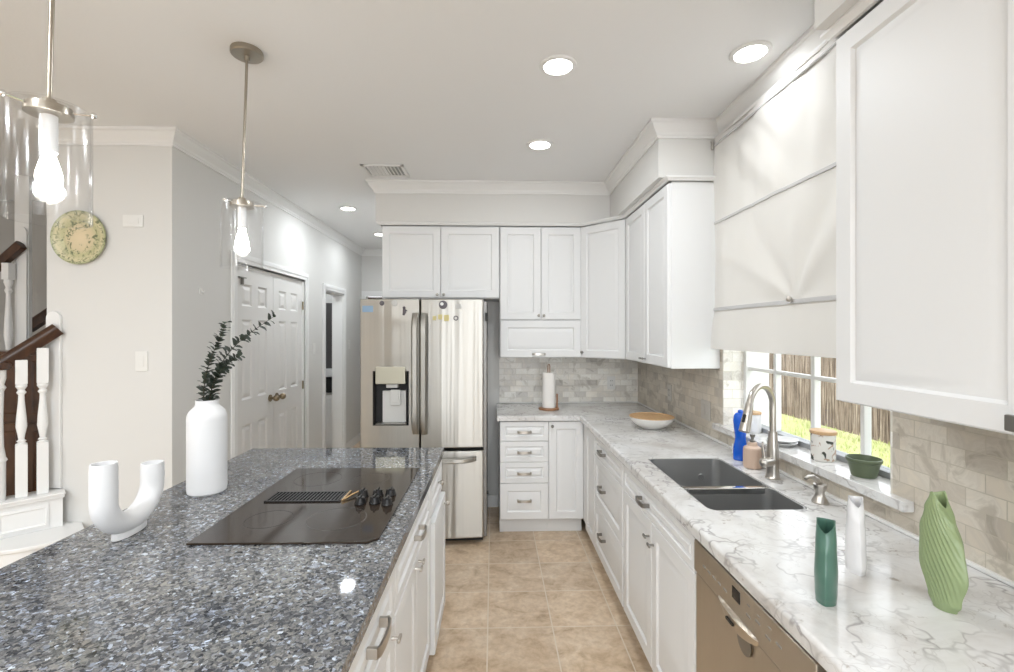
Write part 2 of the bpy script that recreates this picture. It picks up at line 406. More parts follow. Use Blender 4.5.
    def obj(s, name, m, parent=None, ang=35, loc=None):
        bm = s.bm
        bmesh.ops.recalc_face_normals(bm, faces=bm.faces)
        for f in bm.faces: f.smooth = True
        lim = math.radians(ang)
        for e in bm.edges:
            if len(e.link_faces) == 2 and e.calc_face_angle(0) > lim: e.smooth = False
        if loc is not None: bmesh.ops.translate(bm, verts=bm.verts, vec=-Vector(loc))
        me = bpy.data.meshes.new(name); bm.to_mesh(me); bm.free()
        me.materials.append(M[m] if isinstance(m, str) else m)
        o = bpy.data.objects.new(name, me); C.objects.link(o)
        wn = o.modifiers.new('weighted_normals', 'WEIGHTED_NORMAL'); wn.keep_sharp = True; wn.weight = 80     # flat faces stay flat beside their bevels
        if parent is not None: o.parent = parent
        if loc is not None: o.location = loc
        return o

def thing(name, label, cat, loc=(0, 0, 0), rz=0.0, group=None):
    o = bpy.data.objects.new(name, None); C.objects.link(o); o.empty_display_size = 0.05
    o.location = loc; o.rotation_euler = (0, 0, rz)
    return tag(o, label, cat, group)
def tag(o, label, cat, group=None, kind=None):
    o['label'] = label; o['category'] = cat
    if group: o['group'] = group
    if kind: o['kind'] = kind
    return o
def struct(o, label=None, cat=None):
    o['kind'] = 'structure'
    if label: o['label'] = label
    if cat: o['category'] = cat
    return o
def copy_tree(o, parent=None):
    kids = list(o.children)
    c = o.copy(); C.objects.link(c)
    if parent is not None: c.parent = parent
    for k in kids: copy_tree(k, c)
    return c

def sweep(mb, prof, path):
    """extrude a wall-moulding profile (out, z) along a plan path, out pointing to the right of the direction, mitred"""
    n = len(path); P = [Vector((p[0], p[1])) for p in path]
    nr = []
    for a, b in zip(P, P[1:]):
        d = (b - a).normalized(); nr.append(Vector((d.y, -d.x)))
    loops = []
    for i, p in enumerate(P):
        if i == 0: m = nr[0]
        elif i == n - 1: m = nr[-1]
        else:
            m = nr[i - 1] + nr[i]; m = m / max(0.2, m.dot(nr[i]))
        loops.append([(p.x + m.x * o, p.y + m.y * o, z) for o, z in prof])
    mb.rings(loops)
    return mb

# ------------------------------------------------------------------ room shell
XR, YB, XL, YP = 1.28, 4.07, -1.87, 2.78
REAR = -4.2
struct(MB().box(-5.2, XR + .25, REAR - .1, 6.9, -0.1, 0).obj('floor', 'floor'), 'beige square stone-look floor tiles with pale grout', 'floor')
struct(MB().box(-5.2, XR + .25, REAR - .1, 6.9, CEIL, CEIL + .1).obj('ceiling', 'ceiling'), 'smooth white kitchen ceiling with recessed lights', 'ceiling')
struct(MB().box(-0.93, XR + .25, YB, 6.9, 0, CEIL).obj('wall_back', 'wall'), 'far kitchen wall behind the refrigerator and corner cabinets', 'wall')
W0, W1, WZ0, WZ1 = 1.45, 2.55, 0.98, 2.45
mb = MB()
mb.box(XR, XR + .25, REAR, W0, 0, CEIL).box(XR, XR + .25, W1, YB, 0, CEIL).box(XR, XR + .25, W0, W1, 0, WZ0).box(XR, XR + .25, W0, W1, WZ1, CEIL)
struct(mb.obj('wall_right', 'wall'), 'right kitchen wall holding the window above the sink', 'wall')
mb = MB()
D0, D1, DZ = 3.465, 4.685, 2.02
H0, H1, HZ = 5.245, 5.89, 1.99
mb.box(XL - .13, XL, YP + .13, D0, 0, CEIL).box(XL - .13, XL, D0, D1, DZ, CEIL).box(XL - .13, XL, D1, H0, 0, CEIL).box(XL - .13, XL, H0, H1, HZ, CEIL).box(XL - .13, XL, H1, 6.7, 0, CEIL)
struct(mb.obj('wall_left', 'wall'), 'left hallway wall holding the pantry double door', 'wall')
struct(MB().box(-2.58, XL, YP, YP + .13, 0, CEIL).obj('wall_stair', 'wall'), 'white wall facing the kitchen with the painted plate on it', 'wall')
mb = MB(); mb.box(-2.0, -1.80, 6.7, 6.83, 0, CEIL).box(-1.05, -0.93, 6.7, 6.83, 0, CEIL).box(-1.80, -1.05, 6.7, 6.83, 2.03, CEIL)
struct(mb.obj('wall_hall', 'wall'), 'end wall of the hallway beyond the refrigerator', 'wall')
struct(MB().box(-5.2, -2.0, 4.3, 4.4, 0, CEIL).obj('wall_landing', 'wall_shade'), 'wall at the back of the stairs, its shade put into grey paint', 'wall')
struct(MB().box(-5.3, -5.2, REAR, 4.4, 0, CEIL).obj('wall_far_left', 'wall'), 'far left wall of the stair hall', 'wall')
mb = MB(); mb.box(-5.2, -0.75, REAR - .1, REAR, 0, CEIL).box(1.25, XR + .25, REAR - .1, REAR, 0, CEIL).box(-0.75, 1.25, REAR - .1, REAR, 0, 0.15).box(-0.75, 1.25, REAR - .1, REAR, 2.55, CEIL)
struct(mb.obj('wall_rear', 'wall'), 'rear wall of the family room behind the photographer', 'wall')
# closet behind the pantry door and the small room past the opening
mb = MB(); mb.box(-2.45, XL - .14, 3.30, 3.35, 0, CEIL).box(-3.3, XL - .14, 4.85, 4.9, 0, CEIL).box(-2.5, -2.45, 3.30, 4.85, 0, CEIL)
mb.box(-3.3, -3.2, 5.0, 6.7, 0, CEIL).box(-3.2, XL - .14, 6.6, 6.7, 0, CEIL)
struct(mb.obj('wall_laundry', 'wall'), 'walls of the small room past the open hallway doorway', 'wall')
# soffit
SZ = 2.385
mb = MB(); mb.box(-0.915, XR, 3.67, YB, SZ, CEIL).box(0.925, XR, 2.585, 3.67, SZ, CEIL)
struct(mb.obj('wall_soffit', 'wall'), 'painted soffit over the far wall cabinets', 'soffit')
struct(MB().box(0.92, XR, -1.2, 1.31, SZ, CEIL).obj('wall_soffit_near', 'wall'), 'painted soffit over the near right wall cabinet', 'soffit')
# crown moulding and soffit strip
z = CEIL
crown = [(0, z), (0.062, z), (0.062, z - .014), (0.050, z - .020), (0.040, z - .040), (0.020, z - .060), (0.016, z - .072), (0.011, z - .076), (0.010, z - .088), (0, z - .088)]
mb = sweep(MB(), crown, [(-2.58, YP), (XL, YP), (XL, 6.7), (-0.93, 6.7), (-0.93, 4.07), (-0.915, 4.06), (-0.915, 3.67), (0.925, 3.67), (0.925, 2.585), (XR, 2.585), (XR, 1.31), (0.92, 1.31), (0.92, -1.2)])
struct(mb.obj('trim_1', 'trim', ang=25), 'white crown moulding along ceiling, soffit and hallway', 'moulding')
strip = [(0, 2.362), (0.012, 2.362), (0.016, 2.370), (0.026, 2.377), (0.026, SZ), (0, SZ)]
mb = sweep(MB(), strip, [(-0.888, YB), (-0.888, 3.705), (0.706, 3.705), (0.981, 3.430), (0.981, 2.572), (XR, 2.572)])
struct(mb.obj('trim_2', 'trim'), 'thin white moulding between far wall cabinets and soffit', 'moulding')
mb = sweep(MB(), strip, [(XR, 1.311), (0.981, 1.311), (0.981, -1.0)])
struct(mb.obj('trim_3', 'trim'), 'thin white moulding above the near right wall cabinet', 'moulding')
bprof = [(0, 0), (0.014, 0), (0.014, 0.085), (0.009, 0.10), (0, 0.10)]
mb = sweep(MB(), bprof, [(-2.45, YP), (XL, YP), (XL, D0 - .09)]); sweep(mb, bprof, [(XL, D1 + .08), (XL, H0 - .08)]); sweep(mb, bprof, [(XL, H1 + .08), (XL, 6.7), (-1.8, 6.7)])
struct(mb.obj('baseboard_left', 'trim'), 'white baseboard along the left walls', 'baseboard')
mb = sweep(MB(), bprof, [(-0.93, 6.7), (-0.93, 4.07), (-0.925, 4.07), (0.04, 4.07)])
struct(mb.obj('baseboard_back', 'trim'), 'white baseboard on far wall between refrigerator and drawers', 'baseboard')

# backsplash tile (part of the walls)
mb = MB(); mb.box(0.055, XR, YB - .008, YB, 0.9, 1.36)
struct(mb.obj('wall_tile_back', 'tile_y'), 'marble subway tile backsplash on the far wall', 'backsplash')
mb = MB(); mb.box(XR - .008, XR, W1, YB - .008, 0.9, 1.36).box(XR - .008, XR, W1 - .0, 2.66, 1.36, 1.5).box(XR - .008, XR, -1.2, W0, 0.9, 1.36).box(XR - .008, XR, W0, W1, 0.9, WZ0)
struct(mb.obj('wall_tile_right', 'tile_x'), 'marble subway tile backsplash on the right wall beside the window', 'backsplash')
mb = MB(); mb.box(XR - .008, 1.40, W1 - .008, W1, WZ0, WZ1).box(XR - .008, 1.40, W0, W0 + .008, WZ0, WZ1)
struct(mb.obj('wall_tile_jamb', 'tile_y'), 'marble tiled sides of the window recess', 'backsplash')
mb = MB(); mb.box(XR - .022, XR - .008, -1.2, 4.06, 0.901, 0.912, .003).box(0.056, XR - .022, YB - .022, YB - .008, 0.901, 0.912, .003)
struct(mb.obj('trim_4', 'white_plastic'), 'thin white bead where backsplash meets the counter', 'trim')

# window
X0 = 1.385
win = MB()
win.box(X0, X0 + .05, W0 + .008, W0 + .035, 1.01, WZ1).box(X0, X0 + .05, W1 - .035, W1 - .008, 1.01, WZ1).box(X0, X0 + .05, W0, W1, WZ1 - .035, WZ1)
for yy, hw in ((1.725, .010), (2.0, .0125), (2.275, .010)): win.box(X0 + .01, X0 + .04, yy - hw, yy + hw, 1.03, WZ1 - .03, .003)
for zz in (1.32, 1.65, 1.98, 2.25): win.box(X0 + .012, X0 + .038, W0 + .03, W1 - .03, zz - .009, zz + .009, .003)
wo = struct(win.obj('window_1', 'alu'), 'white divided-light window above the sink', 'window')
MB().box(X0 - .008, X0 + .05, W0 + .008, W1 - .008, 0.995, 1.03, .003).obj('window_track', 'alu_grey', wo)
MB().box(X0 + .023, X0 + .027, W0 + .02, W1 - .02, 1.03, WZ1 - .02).obj('window_pane', 'pane', wo)
sill = MB(); sill.box(1.235, X0, W0 + .009, W1 - .009, 0.975, 1.008, .004).box(1.235, XR - .009, 1.37, W0 + .012, 0.975, 1.008, .004).box(1.235, XR - .009, W1 - .012, 2.60, 0.975, 1.008, .004)
struct(sill.obj('trim_5', 'stone'), 'white veined stone window ledge behind the sink', 'window ledge')

# pantry double door and casings
def six_panel(mb, y0, y1, z0, z1, x):
    """a six-panel leaf facing +x: stiles, rails and raised panels"""
    st, mid = 0.105, 0.09
    t = 0.035
    ycs = [(y0 + st, (y0 + y1) / 2 - mid / 2), ((y0 + y1) / 2 + mid / 2, y1 - st)]
    rows = [(z0 + .24, z0 + .80), (z0 + .99, z1 - .40), (z1 - .30, z1 - .13)]
    mb.box(x - t, x, y0, y0 + st, z0, z1).box(x - t, x, y1 - st, y1, z0, z1).box(x - t, x, ycs[0][1], ycs[1][0], z0, z1)
    zb = [z0] + [v for r in rows for v in r] + [z1]
    for a, b in zip(zb[::2], zb[1::2]):
        for c0, c1 in ycs: mb.box(x - t, x, c0, c1, a, b)
    R90 = Matrix.Rotation(PI / 2, 4, 'Z')
    for a, b in rows:
        for c0, c1 in ycs:
            T = Matrix.Translation((x, 0, 0)) @ R90
            mb.raised(c0, c1, a, b, .03, [(0, .0), (.004, .002), (.014, .012), (.022, .012), (.045, .003)], T)
    return mb
dm = (D0 + D1) / 2
d1 = struct(six_panel(MB(), D0 + .004, dm - .002, 0.012, DZ - .004, XL - .02).obj('door_1', 'door', ang=20), 'near leaf of the white six-panel pantry double door', 'door')
d2 = struct(six_panel(MB(), dm + .002, D1 - .004, 0.012, DZ - .004, XL - .02).obj('door_2', 'door', ang=20), 'far leaf of the white six-panel pantry double door', 'door')
for par, yy in ((d1, dm - .06), (d2, dm + .06)):
    mb = MB(); mb.cyl((XL - .02, yy, .96), (XL - .012, yy, .96), .03).cyl((XL - .012, yy, .96), (XL + .018, yy, .96), .011)
    mb.sphere((XL + .035, yy, .96), .027); mb.obj('door_knob', 'bronze', par)
for par, yy in ((d1, D0 + .01), (d2, D1 - .01)):
    for zz in (.25, 1.0, 1.78): MB().cyl((XL - .008, yy, zz - .04), (XL - .008, yy, zz + .04), .008, seg=10).obj('hinge', 'bronze', par)
mb = MB(); mb.box(XL - .018, XL + .006, D0 + .04, D0 + .13, 1.925, 1.931).box(XL - .018, XL + .004, D0 + .087, D0 + .095, 1.875, 1.93); mb.obj('latch', 'dark_nickel', d1)
cas = [(0.0, 0), (0.062, 0), (0.062, .008), (0.05, .014), (0.012, .018), (0.0, .010)]
def casing(y0, y1, zt):
    mb = MB(); xw = XL
    for ya, yb in ((y0 - .07, y0), (y1, y1 + .07)): mb.box(xw, xw + .016, ya, yb, 0, zt + .07, .004).box(xw + .0155, xw + .022, ya + .012 if ya < y0 else ya + .03, yb - .03 if ya < y0 else yb - .012, 0, zt + .04, .003)
    mb.box(xw, xw + .016, y0 - .0, y1, zt, zt + .07, .004).box(xw + .0155, xw + .022, y0 - .04, y1 + .04, zt + .03, zt + .058, .003)
    for ya in (y0, y1 - .018): mb.box(xw - .13, xw, ya - .003, ya + .015, 0, zt)
    mb.box(xw - .13, xw, y0, y1, zt - .015, zt)
    return mb
struct(casing(D0 - .012, D1 + .012, DZ + .012).obj('trim_6', 'trim'), 'white casing around the pantry double door', 'door casing')
struct(casing(H0, H1, HZ).obj('trim_7', 'trim'), 'white casing around the open hallway doorway', 'door casing')
mb = MB(); mb.box(-1.865, -1.80, 6.684, 6.70, 0, 2.10, .003).box(-1.05, -0.985, 6.684, 6.70, 0, 2.10, .003).box(-1.80, -1.05, 6.684, 6.70, 2.03, 2.10, .003)
struct(mb.obj('trim_8', 'trim'), 'white casing around the door at the end of the hallway', 'door casing')
d3 = struct(MB().box(-1.79, -1.06, 6.74, 6.78, 0.01, 2.02, .003).obj('door_3', 'dark_wood'), 'dark wood door at the end of the hallway', 'door')
MB().sphere((-1.13, 6.715, 1.0), .028).obj('door_knob', 'nickel', d3)

# ------------------------------------------------------------------ cabinets
def prof_for(h, wd):
    f = min(.055, .24 * h, .24 * wd)
    return [(0, -.016), (.003, -.020), (f, -.020), (f + .007, -.0105), (f + .011, -.0105), (f + min(.042, .17 * h), -.0195)]
def front(x0, x1, z0, z1, t=0.0):
    p = [(i, y - t) for i, y in prof_for(z1 - z0, x1 - x0)]
    return MB().raised(x0, x1, z0, z1, -0.0005, p)
def bar_pull(xc, zc, w=.105, y=-.02, big=1.0):
    mb = MB(); hw = w / 2; b = .0085 * big
    pts = [(xc - hw, y + .001, zc), (xc - hw, y - .020, zc), (xc - hw + .012, y - .027, zc), (xc, y - .0285, zc), (xc + hw - .012, y - .027, zc), (xc + hw, y - .020, zc), (xc + hw, y + .001, zc)]
    lo = []
    for (a, yy, zz), tn in zip(pts, (0, 0, 1, 1, 1, 0, 0)):
        lo.append((a, yy, zz))
    mb.box(xc - hw, xc - hw + .010, y - .022, y + .001, zc - b, zc + b, .002).box(xc + hw - .010, xc + hw, y - .022, y + .001, zc - b, zc + b, .002)
    L = []
    for a, yy in ((-1, -.018), (-.8, -.0255), (-.3, -.0285), (.3, -.0285), (.8, -.0255), (1, -.018)):
        L.append([(xc + a * hw, y + yy, zc - b), (xc + a * hw, y + yy - .006, zc - b), (xc + a * hw, y + yy - .006, zc + b), (xc + a * hw, y + yy, zc + b)])
    mb.rings(L)
    return mb
def knob_pull(xc, zc, y=-.02):
    mb = MB(); mb.cyl((xc, y + .001, zc), (xc, y - .018, zc), .005, .004, 12)
    mb.box(xc - .016, xc + .016, y - .026, y - .017, zc - .006, zc + .006, .003)
    return mb
def square_pull(xc, zc, y=-.02):
    mb = MB(); mb.cyl((xc, y + .001, zc), (xc, y - .018, zc), .006, .006, 12)
    mb.box(xc - .018, xc + .018, y - .026, y - .016, zc - .0155, zc + .0155, .003)
    return mb
def round_knob(xc, zc, y=-.02):
    mb = MB(); mb.cyl((xc, y + .001, zc), (xc, y - .014, zc), .005, .005, 12)
    mb.sphere((xc, y - .019, zc), .0115, seg=14)
    return mb

def cabinet(name, label, cat, loc, rz, W, D, z0, z1, fronts, group=None, toe=None, mat_='cab', hollow=False):
    t = thing(name, label, cat, loc, rz, group)
    mb = MB()
    if hollow:                                     # open under the sink bowls: sides, floor, back and a front rail
        mb.box(0.0005, .018, 0, D, z0, z1).box(W - .018, W - .0005, 0, D, z0, z1).box(.018, W - .018, 0, D, z0, z0 + .018).box(.018, W - .018, D - .01, D, z0, z1).box(.018, W - .018, 0, .018, z0, z1)
    else: mb.box(0.0005, W - .0005, 0, D, z0, z1, .0015, seg=1)
    if toe: mb.box(0.0005, W - .0005, toe, D, 0, z0)
    mb.obj('body', mat_, t)
    for f in fronts:
        kind, x0, x1, a, b = f[:5]
        th = f[6] if len(f) > 6 else 0
        fo = front(x0 + .0015, x1 - .0015, a + .0015, b - .0015, th).obj(kind, mat_, t, ang=18)
        if f[5]:
            hk, hx, hz = f[5][:3]
            hm = 'nickel' if len(f[5]) < 4 else f[5][3]
            hy = -.02 - th
            if hk == 'bar': bar_pull(hx, hz, y=hy).obj('handle', hm, fo)
            elif hk == 'big': bar_pull(hx, hz, .125, y=hy, big=1.5).obj('handle', hm, fo)
            elif hk == 'pull': knob_pull(hx, hz, y=hy).obj('handle', hm, fo)
            elif hk == 'square': square_pull(hx, hz, hy).obj('handle', hm, fo)
            else: round_knob(hx, hz, y=hy).obj('knob', hm, fo)
    return t
YF = 3.485   # far base cabinet face
XF = 0.675   # right base cabinet face
CZ = 0.862  # underside of the stone
# far base run: local x = world x
cabinet('drawer_cabinet', 'white four-drawer base cabinet beside the refrigerator under the paper towels', 'cabinet', (0.05, YF, 0), 0, .365, .575, .12, CZ,
    [('drawer', 0, .365, .708, .855, ('bar', .1825, .78)), ('drawer', 0, .365, .552, .708, ('bar', .1825, .628)), ('drawer', 0, .365, .395, .552, ('bar', .1825, .472)), ('drawer', 0, .365, .125, .395, ('bar', .1825, .27))], toe=.07)
cabinet('base_cabinet', 'white single-door base cabinet in the far corner under the stone counter', 'cabinet', (0.415, YF, 0), 0, .262, .575, .12, CZ,
    [('door', 0, .262, .125, .855, ('knob', .025, .82, 'dark_nickel'))], toe=.07)
# right base run: local x = -world y
RZ = -PI / 2
def right(name, label, cat, ya, yb, fronts, group=None, hollow=False):
    return cabinet(name, label, cat, (XF, ya, 0), RZ, ya - yb, XR - .001 - XF, .12, CZ, fronts, group, toe=.063, hollow=hollow)
right('corner_cabinet', 'narrow white blank-front base cabinet at inside corner of the counter', 'cabinet', 3.4645, 3.00, [('panel', .175, .463, .125, .855, None)])
right('drawer_cabinet', 'white three-drawer base cabinet between corner and sink cabinet', 'cabinet', 3.00, 2.335,
    [('drawer', .005, .655, .735, .855, ('bar', .25, .80, 'dark_nickel')), ('drawer', .005, .655, .432, .735, ('bar', .25, .585, 'dark_nickel')), ('drawer', .005, .655, .125, .432, ('bar', .25, .30, 'dark_nickel'))])
right('sink_cabinet', 'white base cabinet with two doors below the sink', 'cabinet', 2.334, 1.49,
    [('false_front', .005, .838, .735, .855, ('bar', .345, .79, 'dark_nickel')), ('door', .005, .42, .125, .735, ('pull', .395, .665, 'dark_nickel')), ('door', .423, .838, .125, .735, ('pull', .447, .65, 'dark_nickel'))], hollow=True)
right('end_cabinet', 'white base cabinet at the near end past the dishwasher', 'cabinet', .907, .30, [('door', .006, .60, .125, .855, None)])

# dishwasher
dw = thing('dishwasher', 'stainless dishwasher built in between sink cabinet and near end of counter', 'dishwasher', (XF, 1.486, 0), RZ)
WD = .576
MB().box(.003, WD - .003, .0, .58, .10, CZ - .003, .002).obj('body', 'steel_side', dw)
MB().box(.004, WD - .004, -.024, -.0005, .12, .752, .006).obj('door', 'dw_steel', dw)
cp = MB(); cp.box(.004, WD - .004, -.030, -.0005, .758, .856, .004)
pts = [(.16 + .20 * k / 12, -.030 - .0) for k in range(13)]
cp_o = cp.obj('control_panel', 'dw_steel', dw)
L = []
for k in range(13):
    a = k / 12; xx = .165 + .21 * a; dp = math.sin(PI * a) ** .6
    L.append([(xx, -.029, .770), (xx, -.029 - .016 * dp, .766), (xx, -.026 - .012 * dp, .762 - .030 * dp), (xx, -.024, .762 - .034 * dp)])
MB().rings(L).obj('pocket_handle', 'dw_steel', dw)
lp = MB()
lp.lathe([(0, 0), (.03, 0), (.034, .004), (0, .006)], 20, mtx=Matrix.Translation((.30, -.024, .722)) @ Matrix.Rotation(PI / 2, 4, 'X')); lp.obj('latch', 'dark_nickel', dw)
MB().box(.245, .285, -.0315, -.0295, .806, .838, .001).obj('display', 'led', cp_o)
for i in range(5): MB().box(.07 + i * .032, .087 + i * .032, -.0312, -.0295, .80, .806).obj('button', 'label_grey', cp_o)
for i in range(4): MB().box(.315 + i * .042, .335 + i * .042, -.0312, -.0295, .80 + .01 * (i % 2), .805 + .01 * (i % 2)).obj('button', 'label_grey', cp_o)
for i in range(3): MB().box(.32 + i * .045, .332 + i * .045, -.0312, -.0295, .828, .831).obj('button', 'label_grey', cp_o)
MB().box(.24, .275, -.0465, -.0405, .745, .752).obj('badge', 'black', cp_o)

# wall cabinets, far wall
YU = 3.72; UD = YB - .009 - YU
cabinet('wall_cabinet', 'short white two-door wall cabinet above the refrigerator', 'cabinet', (-.877, YU, 0), 0, .928, UD, 1.785, 2.361,
    [('door', .004, .463, 1.79, 2.352, ('knob', .438, 1.815)), ('door', .465, .924, 1.79, 2.352, ('knob', .490, 1.815))])
cabinet('wall_cabinet', 'tall white two-door wall cabinet with flip panel above the paper towels', 'cabinet', (.053, YU, 0), 0, .652, UD, 1.315, 2.361,
    [('door', .004, .328, 1.618, 2.352, ('knob', .308, 1.65)), ('door', .330, .648, 1.618, 2.352, ('knob', .350, 1.65)), ('flip_panel', .004, .648, 1.318, 1.612, ('bar', .31, 1.345))])
# diagonal corner cabinet
t = thing('corner_wall_cabinet', 'white diagonal corner wall cabinet above the wooden bowl', 'cabinet', (.707, YU, 0), -PI / 4)
sq = math.sqrt(2)
ldia = .287 * sq
def loc2(x, y):
    dx, dy = x - .707, y - YU; c = math.cos(PI / 4); s_ = math.sin(PI / 4)
    return (dx * c - dy * s_, dx * s_ + dy * c)
MB().prism([loc2(*p) for p in ((.7075, YU), (.9930, 3.4335), (1.27, 3.4335), (1.27, 4.06), (.7075, 4.06))], 1.315, 2.361).obj('body', 'cab', t)
fo = front(.006, ldia - .006, 1.32, 2.352).obj('door', 'cab', t, ang=18)
round_knob(.03, 1.36).obj('knob', 'dark_nickel', fo)
# right wall
XU = .995
cabinet('wall_cabinet', 'white two-door wall cabinet on right wall next to the window blind', 'cabinet', (XU, 3.430, 0), RZ, .852, XR - .009 - XU, 1.315, 2.361,
    [('door', .02, .445, 1.32, 2.352, ('pull', .42, 1.35, 'dark_nickel')), ('door', .447, .848, 1.32, 2.352, ('pull', .472, 1.35, 'dark_nickel'))])
cabinet('wall_cabinet', 'large white wall cabinet at near right above the leaf vases', 'cabinet', (XU, 1.307, 0), RZ, .92, XR - .009 - XU, 1.322, 2.361,
    [('door', .004, .508, 1.325, 2.352, ('square', .484, 1.352, 'dark_nickel')), ('door', .510, .916, 1.325, 2.352, ('square', .535, 1.352, 'dark_nickel'))])

# ------------------------------------------------------------------ right stone counter with sink hole
SX0, SX1, SY0, SY1 = .752, 1.112, 1.60, 2.27
def stone_counter():
    b = bmesh.new()
    z0, z1 = CZ + .001, .90; x1, y1 = XR - .009, YB - .009
    xe, ye = .646, 3.445; yn = .30
    outer = [(xe, yn), (x1, yn), (x1, y1), (.03, y1), (.03, ye), (xe, ye)]
    xs = sorted({.03, xe, SX0, SX1, x1}); ys = sorted({yn, SY0, SY1, ye, y1})
    vt = {}
    def V(x, y, z):
        k = (round(x, 5), round(y, 5), z)
        if k not in vt: vt[k] = b.verts.new((x, y, z))
        return vt[k]
    cells = []
    for i in range(len(xs) - 1):
        for j in range(len(ys) - 1):
            cx, cy = (xs[i] + xs[i + 1]) / 2, (ys[j] + ys[j + 1]) / 2
            if cx < xe and cy < ye: continue
            if SX0 < cx < SX1 and SY0 < cy < SY1: continue
            cells.append((i, j))
    for i, j in cells:
        for zz in (z0, z1): b.faces.new([V(xs[i], ys[j], zz), V(xs[i + 1], ys[j], zz), V(xs[i + 1], ys[j + 1], zz), V(xs[i], ys[j + 1], zz)])
    cs = set(cells)
    for i, j in cells:
        for di, dj, e in ((-1, 0, ((i, j), (i, j + 1))), (1, 0, ((i + 1, j), (i + 1, j + 1))), (0, -1, ((i, j), (i + 1, j))), (0, 1, ((i, j + 1), (i + 1, j + 1)))):
            if (i + di, j + dj) not in cs:
                (a, c), (d, f) = e
                b.faces.new([V(xs[a], ys[c], z0), V(xs[d], ys[f], z0), V(xs[d], ys[f], z1), V(xs[a], ys[c], z1)])
    bmesh.ops.recalc_face_normals(b, faces=b.faces)
    ed = []
    for e in b.edges:
        if len(e.link_faces) == 2 and e.calc_face_angle(0) > 1.0 and all(abs(v.co.z - z1) < 1e-4 for v in e.verts):
            m = (e.verts[0].co + e.verts[1].co) / 2
            if abs(m.x - xe) < 1e-3 or (abs(m.y - ye) < 1e-3 and m.x < xe): ed.append(e)
    ed2 = [e for e in b.edges if e.is_valid and abs(e.verts[0].co.x - e.verts[1].co.x) < 1e-4 and abs(e.verts[0].co.y - e.verts[1].co.y) < 1e-4 and
           any(abs(e.verts[0].co.x - a) < 1e-3 and abs(e.verts[0].co.y - c) < 1e-3 for a, c in ((SX0, SY1), (SX1, SY1), (SX0, SY0), (SX1, SY0)))]
    bmesh.ops.bevel(b, geom=ed, offset=.012, segments=4, profile=.5, affect='EDGES')
    ed2 = [e for e in ed2 if e.is_valid]
    bmesh.ops.bevel(b, geom=ed2, offset=.03, segments=4, profile=.5, affect='EDGES')
    m = MB(); m._add(b); return m
tag(stone_counter().obj('countertop', 'stone', ang=50), 'white veined stone L-shaped countertop around the sink', 'countertop')

# sink: two bowls hung under the stone
sk = thing('sink', 'dark stainless double-bowl undermount sink in the white stone counter', 'sink', (.932, 1.935, .861))
def bowl(mb, x0, x1, y0, y1, ztop, zb, r=.035):
    def rr(x0, x1, y0, y1, r, z, n=5):
        L = []
        for cx, cy, a0 in ((x1 - r, y1 - r, 0), (x0 + r, y1 - r, 90), (x0 + r, y0 + r, 180), (x1 - r, y0 + r, 270)):
            for k in range(n + 1):
                a = math.radians(a0 + 90 * k / n); L.append((cx + r * math.cos(a), cy + r * math.sin(a), z))
        return L
    mb.rings([rr(x0 - .004, x1 + .004, y0 - .004, y1 + .004, r, ztop), rr(x0 - .004, x1 + .004, y0 - .004, y1 + .004, r, zb - .004), ], cap0=False)
    mb.rings([rr(x0 - .004, x1 + .004, y0 - .004, y1 + .004, r, ztop), rr(x0, x1, y0, y1, r, ztop), rr(x0 + .004, x1 - .004, y0 + .004, y1 - .004, r, zb + .04), rr(x0 + .03, x1 - .03, y0 + .03, y1 - .03, r, zb)], cap0=False)
    return mb
ox, oy, oz = -.932, -1.935, -.861
mb = MB(); yd = 1.848
bowl(mb, SX0 + ox + .006, SX1 + ox - .006, yd + .010 + oy, SY1 + oy - .006, .036, -.20)
mb.obj('far_bowl', 'sink', sk)
mb = MB(); bowl(mb, SX0 + ox + .006, SX1 + ox - .006, SY0 + oy + .006, yd - .010 + oy, .036, -.20); mb.obj('near_bowl', 'sink', sk)
MB().box(SX0 + ox + .004, SX1 + ox - .004, yd - .0145 + oy, yd + .0145 + oy, .010, .0365, .004).obj('divider', 'chrome', sk)
for yy in (2.06, 1.72): MB().lathe([(0, 0), (.04, 0), (.042, .003), (.03, .002), (0, .0)], 24, (0.0, yy + oy, -.199)).obj('drain', 'chrome', sk)
MB().lathe([(0, 0), (.016, 0), (.014, .004), (0, .005)], 18, mtx=Matrix.Translation((.085, SY1 + oy - .012, -.05)) @ Matrix.Rotation(PI / 2, 4, 'X')).obj('highlight_disc', 'chrome', sk)  # bright disc added for a highlight on the bowl wall

# faucet
fx, fy = 1.185, 1.945
fa = thing('faucet', 'brushed nickel gooseneck pull-down faucet behind the sink', 'faucet', (fx, fy, .9))
MB().lathe([(0, 0), (.029, 0), (.030, .004), (.0265, .010), (.0245, .03), (.0245, .105), (.0225, .13), (.019, .165), (.0175, .20), (0, .20)], 28).obj('base', 'nickel', fa)
dx, dy = -.86, -.51
R_ = .088; zc = .305
pts = [(0, 0, .19), (0, 0, .24), (0, 0, zc)]
for k in range(1, 15):
    a = PI * (1 - k / 14 * .92)
    q = R_ + R_ * math.cos(a); pts.append((dx * q, dy * q, zc + R_ * math.sin(a) * 1.04))
MB().tube(pts, .0125, 16).obj('spout', 'nickel', fa)
e0, e1 = Vector(pts[-1]), Vector(pts[-1]) + (Vector(pts[-1]) - Vector(pts[-2])).normalized() * .115
sh = MB(); sh.tube([e0.lerp(e1, k) for k in (-.05, .0, .12, .7, .97, 1.0)], [.0125, .0145, .016, .0195, .021, .017], 20)
so = sh.obj('spray_head', 'nickel', fa)
